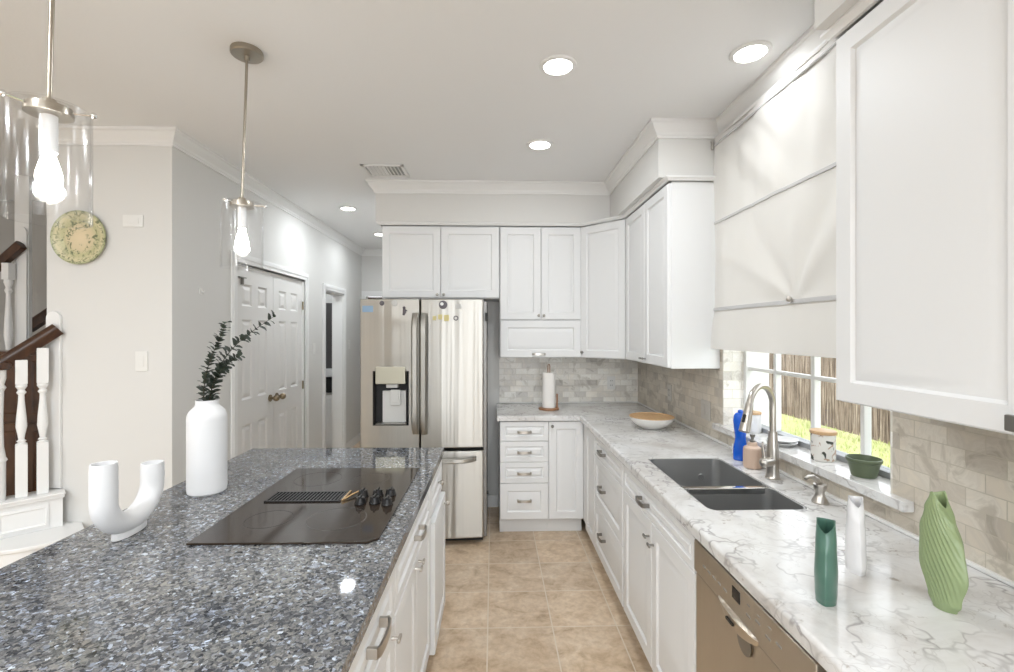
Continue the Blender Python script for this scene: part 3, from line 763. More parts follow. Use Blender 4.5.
MB().tube([e0.lerp(e1, .35) + Vector((-.2 * dy, .2 * dx, 0)) * .0, e0.lerp(e1, .38) + Vector((dx, dy, -.0)) * .020, e0.lerp(e1, .62) + Vector((dx, dy, 0)) * .022], .006, 10).obj('spray_button', 'black', so)
hb = MB(); hb.cyl((0, 0, .072), (-.052, -.030, .076), .020, .019, 20); hb.sphere((-.054, -.031, .076), .020)
ho = hb.obj('handle_hub', 'nickel', fa)
MB().tube([(-.050, -.026, .085), (-.046, -.005, .125), (-.035, .015, .150)], [.010, .008, .006], 12, .6).obj('lever', 'nickel', ho)

# soap dispenser
sd = thing('soap_dispenser', 'brushed nickel built-in soap dispenser right of the faucet', 'soap dispenser', (1.186, 1.660, .9))
MB().lathe([(0, 0), (.026, 0), (.027, .006), (.022, .016), (.017, .026), (.0155, .038), (.019, .048), (.022, .060), (.0215, .068), (0, .072)], 26).obj('base', 'nickel', sd)
MB().tube([(0, 0, .066), (-.012, -.004, .083), (-.035, -.012, .100), (-.055, -.018, .101), (-.070, -.022, .094)], [.010, .010, .0075, .0065, .006], 14).obj('spout', 'nickel', sd)

# ------------------------------------------------------------------ things on the right counter
def leaf_vase(mbs, h, w, th, notch, wprof, ribs=0.0, lean=0.0, na=64, nt=40):
    """flat leaf-shaped vase with sharp edges; +x is the ridge edge that carries the V mouth"""
    def ring(tt, k, drop):
        L = []
        for i in range(na):
            a = 2 * PI * i / na
            c = math.cos(a); s_ = math.sin(a)
            f = wprof(tt)
            xx = w / 2 * f * (abs(c) ** 0.9) * (1 if c >= 0 else -1) * k
            yy = th / 2 * (0.55 + .45 * f) * (1 - abs(c) ** 2.2) ** .8 * (1 if s_ >= 0 else -1) * k if abs(c) < 1 else 0
            top = h - notch * max(0, c) ** 1.3 - notch * .25 * max(0, -c)
            zz = top * tt
            if ribs and k == 1:
                q = zz / h + .55 * c
                amp = ribs * (1 - abs(c) ** 3) * min(1, tt * 6) * min(1, (1 - tt) * 5)
                yy += amp * math.sin(q * 62) * (1 if s_ >= 0 else -1)
            L.append((xx + lean * tt, yy, zz - drop))
        return L
    loops = [ring(k / nt, 1, 0) for k in range(nt + 1)]
    loops += [ring(1.0, .90, .001), ring(1.0, .82, .008), ring(.85, .80, 0), ring(.5, .75, 0)]
    mbs.rings(loops)
    return mbs
def interp(tab):
    def f(t):
        for (a, x), (b, y) in zip(tab, tab[1:]):
            if t <= b:
                k = (t - a) / (b - a); k = k * k * (3 - 2 * k); return x + (y - x) * k
        return tab[-1][1]
    return f
o = leaf_vase(MB(), .188, .085, .046, .026, interp([(0, .72), (.12, .88), (.35, 1.0), (.7, .80), (1, .56)])).obj('leaf_vase', 'teal', ang=50)
o.location = (.768, 1.055, .9005); o.rotation_euler = (0, 0, math.radians(-128))
tag(o, 'slim dark teal leaf-shaped ceramic vase standing nearest the sink cabinet edge', 'vase', 'leaf-shaped vases on the stone counter')
o = leaf_vase(MB(), .192, .085, .042, .024, interp([(0, .85), (.1, 1.0), (.4, .90), (.75, .70), (1, .45)])).obj('leaf_vase', 'white_glaze', ang=50)
o.location = (.945, 1.190, .9005); o.rotation_euler = (0, 0, math.radians(-112))
tag(o, 'slim white leaf-shaped ceramic vase between the teal vase and the window ledge', 'vase', 'leaf-shaped vases on the stone counter')
o = leaf_vase(MB(), .258, .104, .048, .034, interp([(0, .46), (.08, .66), (.36, 1.0), (.65, .90), (.85, .62), (1, .30)]), ribs=.0016, lean=-.014, na=128, nt=110).obj('leaf_vase', 'sage', ang=60)
o.location = (1.014, 1.018, .9005); o.rotation_euler = (0, 0, math.radians(-84))
tag(o, 'largest vase, light sage green leaf shape with carved ribs', 'vase', 'leaf-shaped vases on the stone counter')

# wooden bowl
bo = thing('bowl', 'wide shallow bowl, white outside and wood inside, near counter corner', 'bowl', (1.025, 2.99, .9005))
MB().lathe([(0, 0), (.062, 0), (.068, .004), (.106, .026), (.131, .050), (.141, .0755), (.1385, .0745), (.122, .050), (.098, .026), (.060, .007), (0, .006)], 48).obj('shell', 'bowl_white', bo)
MB().lathe([(.1408, .0735), (.1412, .0765), (.136, .077), (.122, .052), (.098, .028), (.060, .010), (0, .008)], 48).obj('lining', 'bamboo', bo)

# paper towel stand
pt = thing('paper_towel_holder', 'wooden countertop paper towel stand by the far backsplash', 'paper towel holder', (.448, 3.735, .9005))
MB().lathe([(0, 0), (.080, 0), (.084, .006), (.082, .013), (.070, .016), (0, .016)], 40).obj('base', 'base_wood', pt)
mb = MB(); mb.tube([(-.008, 0, .015), (-.008, 0, .345), (-.004, 0, .362), (.004, 0, .362), (.008, 0, .345), (.008, 0, .015)], .0035, 10); mb.obj('post', 'base_wood', pt)
mb = MB(); mb.box(.060, .072, -.012, .010, .014, .125, .004); mb.obj('arm', 'base_wood', pt)
pr_ = MB(); pr_.lathe([(.020, .017), (.052, .017), (.0535, .022), (.0535, .290), (.051, .295), (.020, .295)], 40, closed=True)
o = pr_.obj('paper_towel_roll', 'paper'); o.location = (.448, 3.735, .9005)
tag(o, 'white paper towel roll on the wooden stand', 'paper towel')

# dish soap bottle
bt = thing('dish_soap_bottle', 'translucent blue wavy dish soap bottle left of the faucet', 'bottle', (1.197, 2.225, .9005), math.radians(-25))
MB().lathe([(0, 0), (.030, 0), (.034, .005), (.035, .03), (.033, .06), (.026, .095), (.025, .115), (.031, .155), (.034, .19), (.031, .215), (.022, .226), (.012, .230), (0, .23)], 28, sx=.95, sy=.62).obj('bottle_body', 'blue', bt)
MB().lathe([(0, .229), (.012, .229), (.012, .240), (.007, .243), (0, .243)], 18).obj('cap', 'blue', bt)
mb = MB(); mb.box(-.037, -.033, -.008, .008, .030, .075, .002); mb.obj('label', 'white_plastic', bt)
# blush soap pump
bp = thing('soap_bottle', 'blush pink ceramic soap bottle beside the faucet base', 'bottle', (1.188, 2.105, .9005))
MB().lathe([(0, 0), (.036, 0), (.039, .004), (.039, .082), (.036, .092), (.022, .100), (.020, .112), (.017, .116), (0, .116)], 30).obj('bottle_body', 'blush', bp)
mb = MB(); mb.lathe([(0, .115), (.012, .115), (.013, .124), (.007, .128), (.006, .136), (.010, .139), (.011, .150), (0, .152)], 18); mb.obj('pump', 'dark_nickel', bp)

# ------------------------------------------------------------------ things on the window ledge
LZ = 1.0085
t = thing('canister', 'white ribbed canister with wooden lid on the ledge behind the faucet', 'canister', (1.330, 2.36, LZ))
prof = [(0, 0), (.040, 0)] + [(.0425 + .0008 * (k % 2), .003 + .0875 * k / 24) for k in range(25)] + [(.038, .092), (0, .092)]
mb = MB(); mb.lathe(prof, 32); mb.obj('jar', 'white_ceramic', t)
MB().lathe([(0, .0925), (.043, .0925), (.044, .096), (.043, .103), (0, .104)], 32).obj('lid', 'light_wood', t)
t = thing('canister', 'floral patterned canister with wooden lid on the window ledge', 'canister', (1.322, 1.832, LZ))
MB().lathe([(0, 0), (.040, 0), (.0425, .004), (.0435, .10), (.041, .105), (0, .105)], 40).obj('jar', 'floral', t)
MB().lathe([(0, .1055), (.046, .1055), (.0475, .110), (.046, .117), (.043, .119), (0, .119)], 40).obj('lid', 'light_wood', t)
o = MB().lathe([(0, 0), (.034, 0), (.036, .003), (.060, .012), (.064, .017), (.062, .018), (.034, .008), (0, .007)], 40).obj('saucer', 'grey_plate')
o.location = (1.305, 2.075, LZ); tag(o, 'lower saucer of the pale grey pair on the window ledge', 'saucer', 'saucers on the ledge')
o2 = o.copy(); C.objects.link(o2); o2.location = (1.307, 2.073, LZ + .0125); tag(o2, 'upper saucer of the pale grey pair on the window ledge', 'saucer', 'saucers on the ledge')
mb = MB(); mb.lathe([(0, 0), (.036, 0), (.038, .003), (.042, .022), (.049, .05), (.052, .052), (.054, .056), (.054, .064), (.051, .065), (.048, .055), (.040, .020), (.036, .010), (0, .009)], 44)
o = mb.obj('planter_bowl', 'olive'); o.location = (1.318, 1.622, LZ); tag(o, 'small empty olive green bowl on near end of the window ledge', 'bowl')

# outlets and switches
def wall_plate(name, label, cat, loc, rz, w=.07, h=.115, kind='outlet', m='white_plastic', group=None):
    t = thing(name, label, cat, loc, rz, group)
    MB().box(-w / 2, w / 2, -.006, 0, -h / 2, h / 2, .002).obj('plate', m, t)
    if kind == 'outlet':
        for s_ in (-1, 1):
            ro = MB().box(-.017, .017, -.008, -.0055, s_ * .020 - .014, s_ * .020 + .014, .001).obj('receptacle', m, t)
            mb = MB(); mb.box(-.008, -.005, -.0085, -.0075, s_ * .02 - .006, s_ * .02 + .006).box(.005, .008, -.0085, -.0075, s_ * .02 - .006, s_ * .02 + .006); mb.obj('slot', 'dark_slot', ro)
    elif kind == 'switch':
        n = max(1, round(w / .07))
        for i in range(n):
            xx = (i - (n - 1) / 2) * .046
            MB().box(xx - .016, xx + .016, -.009, -.0055, -.033, .033, .002).obj('rocker', m, t)
    elif kind == 'flat':
        MB().box(-w * .3, w * .3, -.009, -.0055, -h * .25, h * .25, .002).obj('cover', m, t)
    return t
M['stone_plate'] = mat('grey_beige_plate', (0.58, 0.55, 0.50), 0.4)
wall_plate('wall_outlet', 'white outlet on the far backsplash right of the paper towels', 'outlet', (1.035, YB - .0085, 1.075), 0)
wall_plate('wall_outlet', 'outlet on the right backsplash behind the wooden bowl', 'outlet', (XR - .0085, 3.32, 1.085), RZ, m='stone_plate')
wall_plate('wall_outlet', 'wide grey two-gang switch plate on backsplash left of the window', 'switch', (XR - .0085, 2.75, 1.055), RZ, .12, .115, 'switch', 'stone_plate')
wall_plate('light_switch', 'white wall switch low on the white wall left of the pantry', 'switch', (-2.041, YP - .0005, 1.35), 0, kind='switch')
wall_plate('thermostat', 'white horizontal thermostat cover right of the painted plate', 'thermostat', (-2.09, YP - .0005, 2.165), 0, .115, .07, 'flat')
wall_plate('light_switch', 'white wall switch between pantry door and open hallway doorway', 'switch', (XL + .0005, 4.93, 1.345), PI / 2, kind='switch')
wall_plate('light_switch', 'white wall switch past the open hallway doorway', 'switch', (XL + .0005, 6.12, 1.36), PI / 2, kind='switch')
mb = MB(); mb.box(XL, XL + .006, 3.03, 3.055, 1.76, 1.80, .001); mb.tube([(XL + .004, 3.042, 1.79), (XL + .025, 3.042, 1.77), (XL + .028, 3.042, 1.785)], .004, 8)
tag(mb.obj('wall_hook', 'white_plastic', loc=(XL, 3.04, 1.76)), 'tiny white hook on the wall above the tall white vase', 'hook')

# ------------------------------------------------------------------ roman blind
bl = thing('roman_blind', 'white fabric roman blind hanging over the sink window', 'blind', (1.235, 1.95, 0))
by0, by1 = 1.312 - 1.95, 2.566 - 1.95
# creases: from (y, z) to (y, z), depth, width
FOLDS = [(-.065, 1.66, -.50, 2.08, -.010, .05), (-.065, 1.66, -.30, 2.10, .008, .035), (-.065, 1.66, -.08, 2.10, -.007, .04), (-.065, 1.66, .30, 2.10, .009, .05), (-.065, 1.66, .52, 1.95, -.008, .04),
         (.55, 2.50, .20, 2.14, .012, .05), (.45, 2.55, .05, 2.14, -.010, .045), (.25, 2.55, -.12, 2.14, .010, .05), (-.05, 2.55, -.40, 2.14, -.010, .05), (-.25, 2.55, -.56, 2.2, .010, .04)]
def blind_x(y, zz):
    u = (y - by0) / (by1 - by0)
    d = 0.010 * noise.noise(Vector((y * 4, zz * 1.6, 1.0))) + .005 * noise.noise(Vector((y * 11, zz * 3, 4.0)))
    for zs in (2.12, 1.64):                                   # the cloth sags in between its battens
        if zz < zs: top = zs
    # drag folds that fan out from the tie knob
    ky, kz = 1.885 - 1.95, 1.645
    if zz > kz:
        r = math.hypot(y - ky, zz - kz); a = math.atan2(zz - kz, y - ky)
        d += .0036 * math.sin(a * 7 + 1.2 * math.sin(r * 9)) * math.exp(-((r - .16) / .25) ** 2)
    for (ya, za, yb, zb_, amp, wd) in FOLDS:
        if (za > 2.12) != (zz > 2.12) or zz < 1.64: continue
        ax, az = yb - ya, zb_ - za; k = max(0, min(1, ((y - ya) * ax + (zz - za) * az) / (ax * ax + az * az)))
        q = math.hypot(y - ya - ax * k, zz - za - az * k) / (wd * (.35 + k)); e0 = (zz - 1.645) / .475 if zz < 2.12 else (zz - 2.12) / .46
        d += amp * math.exp(-q * q) * (.5 + .5 * k) * max(0, math.sin(PI * min(1, max(0, e0)))) ** .6
    if zz > 2.12: d += .006 * math.sin((y * 2.2 + zz * 1.1) * 9) * math.sin(PI * min(1, (2.6 - zz) / .5)) * .6
    if zz < 1.64: d -= .018 * ((1.64 - zz) / .21) ** 1.0 + .004 * math.sin(y * 17) * (1.64 - zz) / .21
    return d
NY, NZ = 70, 100; ztop, zbot = 2.60, 1.427
loops = []
for side in (0.0, 0.003): pass
b = bmesh.new(); gv = []
for sidx, off in enumerate((0.0, 0.0025)):
    G = []
    for i in range(NY + 1):
        row = []
        for j in range(NZ + 1):
            zz = zbot + (ztop - zbot) * j / NZ; k = max(0.0, (1.64 - zz) / .21)
            y = by0 + (by1 - by0) * i / NY + (.028 * k * (i / NY) ** 3)
            row.append(b.verts.new((blind_x(y, zz) + off, y, zz)))
        G.append(row)
    gv.append(G)
for G, rev in ((gv[0], 0), (gv[1], 1)):
    for i in range(NY):
        for j in range(NZ): b.faces.new((G[i][j], G[i + 1][j], G[i + 1][j + 1], G[i][j + 1]))
A, B = gv
for i in range(NY):
    for j in (0, NZ): b.faces.new((A[i][j], A[i + 1][j], B[i + 1][j], B[i][j]))
for j in range(NZ):
    for i in (0, NY): b.faces.new((A[i][j], A[i][j + 1], B[i][j + 1], B[i][j]))
mb = MB(); mb._add(b); mb.obj('fabric', 'blind', bl, ang=60)
for zz, hh in ((2.125, .007), (1.645, .009)):
    L = []
    for k in range(31):
        y = by0 + (by1 - by0) * k / 30; xx = blind_x(y, zz)
        L.append([(xx - .006, y, zz - hh), (xx - .0075, y, zz), (xx - .006, y, zz + hh), (xx + .001, y, zz + hh), (xx + .001, y, zz - hh)])
    MB().rings(L).obj('batten', 'seam', bl)
mb = MB(); mb.cyl((-.004, by0 - .004, 2.555), (-.004, by1 + .0, 2.555), .006, seg=12); mb.obj('rod', 'seam', bl)
mb = MB(); mb.box(-.020, -.006, by1 - .010, by1 + .006, 2.535, 2.575, .004); mb.sphere((-.018, by1 - .002, 2.578), .008); mb.obj('rod_bracket', 'nickel', bl)
mb = MB(); mb.sphere((-.018, -.065, 1.655), .012, seg=14); mb.cyl((-.004, -.065, 1.65), (-.018, -.065, 1.655), .005, seg=10); mb.obj('tie_knob', 'nickel', bl)
MB().box(-.004, .040, by0 + .0, by1, 2.585, 2.600, .002).obj('headrail', 'blind', bl)

# ------------------------------------------------------------------ refrigerator
fr = thing('refrigerator', 'stainless french-door refrigerator with water dispenser and bottom freezer', 'refrigerator', (-.4925, 3.33, 0))
FW = .4475
MB().box(-FW + .006, FW, .092, .70, .02, 1.745, .008).obj('body', 'steel_side', fr)
def bow(x): return -.022 * (1 - (x / FW) ** 2)
def fdoor(x0, x1, z0, z1, hole=None, n=14):
    """curved door front; hole = (hx0,hx1,hz0,hz1) leaves an opening"""
    xs = [x0 + (x1 - x0) * k / n for k in range(n + 1)]
    if hole: xs = sorted(set(xs) | {hole[0], hole[1]})
    xs = [x for i, x in enumerate(xs) if i == 0 or x - xs[i - 1] > .004 or (hole and x in hole)]
    zs = [z0, z1] if not hole else [z0, hole[2], hole[3], z1]
    b = bmesh.new(); vt = {}
    def V(x, yy, zz):
        k = (round(x, 5), yy, round(zz, 5))
        if k not in vt: vt[k] = b.verts.new((x, bow(x) + (0.008 if False else 0) if yy == 0 else .088, zz))
        return vt[k]
    cells = set()
    for i in range(len(xs) - 1):
        for j in range(len(zs) - 1):
            cx = (xs[i] + xs[i + 1]) / 2; cz = (zs[j] + zs[j + 1]) / 2
            if hole and hole[0] < cx < hole[1] and hole[2] < cz < hole[3]: continue
            cells.add((i, j))
    for i, j in cells:
        for yy in (0, 1): b.faces.new([V(xs[i], yy, zs[j]), V(xs[i + 1], yy, zs[j]), V(xs[i + 1], yy, zs[j + 1]), V(xs[i], yy, zs[j + 1])])
        for di, dj, e in ((-1, 0, ((i, j), (i, j + 1))), (1, 0, ((i + 1, j), (i + 1, j + 1))), (0, -1, ((i, j), (i + 1, j))), (0, 1, ((i, j + 1), (i + 1, j + 1)))):
            if (i + di, j + dj) not in cells:
                (a, c), (d, f) = e
                b.faces.new([V(xs[a], 0, zs[c]), V(xs[d], 0, zs[f]), V(xs[d], 1, zs[f]), V(xs[a], 1, zs[c])])
    bmesh.ops.recalc_face_normals(b, faces=b.faces)
    ed = [e for e in b.edges if len(e.link_faces) == 2 and e.calc_face_angle(0) > 1.0 and all(v.co.y < .05 for v in e.verts)
          and not (hole and all(hole[0] - 1e-4 <= v.co.x <= hole[1] + 1e-4 and hole[2] - 1e-4 <= v.co.z <= hole[3] + 1e-4 for v in e.verts))]
    bmesh.ops.bevel(b, geom=ed, offset=.010, segments=3, profile=.5, affect='EDGES')
    m = MB(); m._add(b); return m
xg = -.0215
hole = (-.355, -.100, .860, 1.245)
ld = fdoor(-FW, xg - .004, .698, 1.755, hole).obj('left_door', 'steel', fr, ang=30)
rd = fdoor(xg + .004, FW - .022, .698, 1.755).obj('right_door', 'steel', fr, ang=30)
fz = fdoor(-FW, FW - .022, .055, .676).obj('freezer_drawer', 'steel', fr, ang=30)
MB().box(-FW + .01, FW - .03, .06, .092, .03, .74).obj('gasket', 'rubber', fr)
MB().box(xg - .02, xg + .02, .06, .092, .72, 1.74).obj('gasket', 'rubber', fr)
mb = MB(); mb.box(-FW + .02, FW - .03, .08, .14, .004, .05); mb.obj('kick_grille', 'rubber', fr)
for s_ in (-1, 1): MB().cyl((s_ * .39, .13, 0.001), (s_ * .39, .13, .03), .02, seg=14).obj('foot', 'rubber', fr)
def vhandle(xc, z0, z1):
    L = []
    for k in range(17):
        a = k / 16; zz = z0 + (z1 - z0) * a; out = .052 * min(1, math.sin(PI * a) * 3.2) ** .7 if 0 < a < 1 else 0
        yy = bow(xc) + .002 - out; wv = .024
        L.append([(xc - wv, yy, zz), (xc - wv * .55, yy - .013, zz), (xc + wv * .55, yy - .013, zz), (xc + wv, yy, zz), (xc + wv * .6, yy + .006, zz), (xc - wv * .6, yy + .006, zz)])
    return MB().rings(L)
vhandle(xg - .030, .80, 1.655).obj('handle', 'steel', ld)
vhandle(xg + .030, .80, 1.655).obj('handle', 'steel', rd)
L = []
for k in range(19):
    a = k / 18; xx = -FW + .06 + (2 * FW - .12) * a - .012; out = .048 * min(1, math.sin(PI * a) * 4.5) ** .7 if 0 < a < 1 else 0
    yy = bow(xx) + .002 - out; zz = .622 - .006 * math.sin(PI * a)
    L.append([(xx, yy, zz - .018), (xx, yy - .014, zz - .010), (xx, yy - .014, zz + .010), (xx, yy, zz + .018), (xx, yy + .006, zz + .01), (xx, yy + .006, zz - .01)])
MB().rings(L).obj('handle', 'steel', fz)
# dispenser
ds = MB()
hx0, hx1, hz0, hz1 = hole
ds.box(hx0, hx1, .068, .086, hz0, hz1).box(hx0, hx0 + .004, -.012, .07, hz0, hz1).box(hx1 - .004, hx1, -.012, .07, hz0, hz1).box(hx0, hx1, -.012, .07, hz0, hz0 + .004).box(hx0, hx1, -.012, .07, hz1 - .004, hz1)
dso = ds.obj('dispenser_recess', 'dark_slot', ld)
L = [[(hx0 + .022 + i, -.030, 1.165 + i * .0), (hx1 - .022 - i, -.030, 1.165), (hx1 - .022 - i, -.030, 1.275), (hx0 + .022 + i, -.030, 1.275)] for i in (0,)]
mb = MB(); mb.box(hx0 + .024, hx1 - .024, -.034, .04, 1.155, 1.275, .004); mb.obj('control_panel', 'control', dso)
mb = MB(); mb.prism([(hx0 + .07, .066), (hx1 - .03, .066), (hx1 - .03, .030), (hx0 + .06, .030)], .875, 1.10); mb.obj('splash_panel', 'pale_grey', dso)
mb = MB(); mb.box(-.262, -.180, -.012, .04, 1.125, 1.154, .006); mb.obj('ice_chute', 'pale_grey', dso)
mb = MB(); mb.box(-.235, -.165, .008, .020, 1.00, 1.11, .005).box(-.222, -.178, .004, .012, 1.02, 1.10, .003); mb.obj('paddle', 'pale_grey', dso)
mb = MB(); mb.box(hx0 + .02, hx1 - .02, -.014, .06, .866, .874, .002); mb.obj('drip_tray', 'dark_nickel', dso)
MB().box(FW - .012, FW + .006, .06, .12, 1.60, 1.66, .004).obj('hinge_cover', 'rubber', fr)
MB().cyl((FW - .001, .14, .33), (FW + .012, .14, .33), .012, seg=14).obj('bumper', 'rubber', fr)
# magnets
def fridge_y(x): return 3.33 + bow(x + .4925)
GM = 'fridge magnets'
def mag(x, zz, w_, h_, m, label, round_=False, ring=False):
    mb = MB(); y = 0
    if ring: mb.lathe([(w_ * .55, 0), (w_, 0), (w_, .004), (w_ * .55, .004)], 24, mtx=Matrix.Rotation(PI / 2, 4, 'X'), closed=True)
    elif round_:
        mb.lathe([(0, -.002), (w_, -.002), (w_, .003), (w_ * .8, .005), (0, .005)], 24, mtx=Matrix.Rotation(PI / 2, 4, 'X'))
    else: mb.box(-w_ / 2, w_ / 2, -.005, .002, -h_ / 2, h_ / 2, .001)
    o = mb.obj('fridge_magnet', m); o.location = (x, fridge_y(x) - .001, zz)
    return tag(o, label, 'magnet', GM)
mag(-.883, 1.683, .075, .045, 'mag_blue', 'rectangular pale blue magnet at top left of the refrigerator')
o = mag(-.782, 1.723, .017, 0, 'mag_dark', 'small dark round magnet left of its twin on the left fridge door', True)
o = mag(-.694, 1.723, .021, 0, 'mag_grey', 'small grey green round magnet on the left fridge door', True)
mb = MB(); mb.sphere((0, -.003, .022), .010, seg=12); mb.tube([(0, -.003, .014), (.003, -.003, -.006), (-.004, -.003, -.03)], [.009, .012, .007], 10, .5); mb.tube([(0, -.003, .006), (.022, -.003, .002)], .005, 8)
o = mb.obj('fridge_magnet', 'mag_dark'); o.location = (-.626, fridge_y(-.626) - .001, 1.668); tag(o, 'little dark figure-shaped magnet beside the left fridge handle', 'magnet', GM)
o = mag(-.352, 1.712, .030, 0, 'mag_dark', 'largest round dark magnet on the right fridge door', True)
MB().lathe([(0, 0), (.012, 0), (.012, .002), (0, .002)], 16, mtx=Matrix.Translation((-.008, -.005, .006)) @ Matrix.Rotation(PI / 2, 4, 'X')).obj('badge', 'mag_white', o)
mag(-.245, 1.703, .046, .034, 'mag_grey', 'grey badge magnet right of the large round one')
mag(-.412, 1.618, .026, .030, 'mag_yellow', 'left tile of the three yellow magnets in a row')
mag(-.372, 1.626, .030, .036, 'mag_yellow', 'middle tile of the three yellow magnets in a row')
mag(-.328, 1.619, .036, .044, 'mag_yellow', 'right tile of the three yellow magnets in a row')
mag(-.262, 1.618, .018, 0, 'mag_dark', 'small dark ring magnet on the right fridge door', ring=True)

# ------------------------------------------------------------------ island
IX = -.30
def island(label, ya, yb, fronts, name='island_cabinet'):
    return cabinet(name, label, 'cabinet', (IX, ya, 0), PI / 2, yb - ya, .90, .10, CZ, fronts, toe=.03)
island('island cabinet with one large drawer handle at bottom of frame', .86, 1.36, [('drawer', .004, .496, .70, .855, ('big', .268, .79)), ('door', .004, .496, .115, .697, ('pull', .46, .66))])
island('middle island cabinet with two doors below a wide false drawer', 1.361, 2.085, [('drawer', .004, .72, .70, .855, ('bar', .36, .785)), ('door', .004, .361, .115, .697, ('pull', .335, .665)), ('door', .363, .72, .115, .697, ('pull', .389, .665))])
island('far end island cabinet with proud lower door facing the refrigerator', 2.086, 2.50, [('drawer', .004, .41, .685, .855, ('knob', .25, .77)), ('door', .0, .413, .08, .672, ('knob', .35, .63), .018)])
mb = MB(); mb.box(-1.23, -1.202, .50, 2.50, 0, CZ, .002)
island('plain island cabinet closing the near end under the granite', .40, .859, [('door', .004, .455, .115, .855, None)])
o = MB().box(-1.29, -.27, .36, 2.52, CZ + .001, .90, .004).obj('island_countertop', 'granite'); tag(o, 'grey blue speckled polished granite island countertop', 'countertop')
# cooktop
ck = thing('cooktop', 'black glass electric cooktop set into the granite island', 'cooktop', (-.611, 1.7475, .9005))
MB().prism([(-.275, -.3725), (.245, -.3725), (.275, -.345), (.275, .3725), (-.275, .3725)], 0, .007, bev=.002).obj('glass_top', 'ceran', ck)
for x, y, r in ((.10, -.20, .095), (-.12, -.20, .075), (.10, .22, .075), (-.12, .22, .095)):
    MB().lathe([(r - .003, .0070), (r, .0070), (r, .0073), (r - .003, .0073)], 48, (x, y, 0), closed=True).obj('burner_ring', 'burner', ck)
gr = MB(); gr.box(-.212, .062, -.050, .050, .0068, .0078)
go = gr.obj('vent_grille', 'black', ck)
mb = MB()
mb.box(-.212, .062, -.052, -.044, .0075, .0118, .001).box(-.212, .062, .044, .052, .0075, .0118, .001).box(-.212, -.204, -.05, .05, .0075, .0118, .001).box(.054, .062, -.05, .05, .0075, .0118, .001)
for k in range(20): mb.box(-.198 + k * .0128, -.193 + k * .0128, -.045, .045, .0075, .0112)
mb.obj('louvre', 'black', go)
mb = MB(); mb.box(.064, .072, -.05, .05, .007, .016, .002); mb.tube([(.070, -.04, .012), (.088, .0, .016), (.112, .052, .018)], .004, 10); mb.obj('grille_handle', 'brass', ck)
for x, y in ((.138, -.068), (.188, -.062), (.236, -.078), (.126, .008), (.180, .012), (.226, .018)):
    kb = MB(); kb.lathe([(0, .007), (.020, .007), (.021, .010), (.018, .016), (.016, .028), (.014, .031), (0, .031)], 22, (x, y, 0)).box(x - .003, x + .003, y - .017, y + .017, .029, .036, .001)
    kb.obj('knob', 'black', ck)

# the island stands a hair off square to the room
bpy.context.view_layer.update()
T = Matrix.Translation((-.27, 1.7, 0)) @ Matrix.Rotation(-.0102, 4, 'Z') @ Matrix.Translation((.27, -1.7, 0))
for o in [o for o in C.objects if o.parent is None and (o.name.startswith('island_') or o.name == 'cooktop')]: o.matrix_world = T @ o.matrix_world

# tall bottle vase with eucalyptus
tv = MB(); tv.lathe([(0, 0), (.060, 0), (.066, .006), (.068, .02), (.068, .285), (.0665, .300), (.060, .315), (.048, .328), (.041, .335), (.039, .345), (.040, .356), (.036, .357), (.034, .345), (.034, .30), (0, .29)], 48)
VX, VY = -1.108, 1.845
o = tv.obj('bottle_vase', 'white_ceramic'); o.location = (VX, VY, .9005); tag(o, 'tall matte white bottle-shaped vase on the granite holding eucalyptus', 'vase')
def sprig(label, pts, seed, lsz):
    rnd = random.Random(seed); base = Vector((VX, VY, 1.255))
    t = thing('eucalyptus_sprig', label, 'sprig', base, 0, 'eucalyptus sprigs in the white bottle vase')
    P = [Vector(p) for p in pts]
    def bez(k):
        n = len(P) - 1; out = Vector((0, 0, 0))
        for i, p in enumerate(P): out += p * (math.comb(n, i) * (1 - k) ** (n - i) * k ** i)
        return out
    sp = [bez(k / 20) for k in range(21)]
    MB().tube(sp, [.0026 - .0018 * k / 20 for k in range(21)], 6).obj('stem', 'stem', t)
    b = bmesh.new()
    N = 30
    for i in range(N):
        k = .10 + .9 * i / (N - 1); c = bez(k); d = (bez(min(1, k + .02)) - bez(k - .02)).normalized()
        for s_ in (0, 1, 2):
            ax = d.cross(Vector((rnd.uniform(-1, 1), rnd.uniform(-1, 1), rnd.uniform(-1, 1)))).normalized()
            r = lsz * (1.1 - .38 * k) * rnd.uniform(.75, 1.25)
            out = (ax + d * rnd.uniform(.2, .7)).normalized(); sd_ = out.cross(d).normalized(); nrm = out.cross(sd_)
            vs = []
            for j in range(9):
                a = 2 * PI * j / 9
                vs.append(b.verts.new(c + out * (r * 1.05 + r * math.cos(a)) + sd_ * (r * .85 * math.sin(a)) + nrm * (.18 * r * math.cos(2 * a))))
            vc = b.verts.new(c + out * r * 1.05 - nrm * .12 * r)
            for j in range(9): b.faces.new((vs[j], vs[(j + 1) % 9], vc))
    m = MB(); m._add(b); m.obj('leaves', 'leaf', t, ang=80)
sprig('upright eucalyptus sprig, leftmost in the tall white vase', [(-.005, .0, -.16), (-.02, 0, .02), (-.035, .0, .14), (.06, .0, .22), (.055, .02, .30)], 1, .0155)
sprig('longest eucalyptus sprig leaning right toward the pantry door', [(.005, .0, -.16), (-.005, 0, .03), (.03, .0, .17), (.10, .0, .22), (.245, .02, .325)], 2, .0165)
sprig('shortest eucalyptus sprig drooping low right of the vase mouth', [(.0, .008, -.16), (.0, 0, .02), (.02, -.01, .10), (.06, -.01, .12), (.125, -.01, .175)], 3, .015)

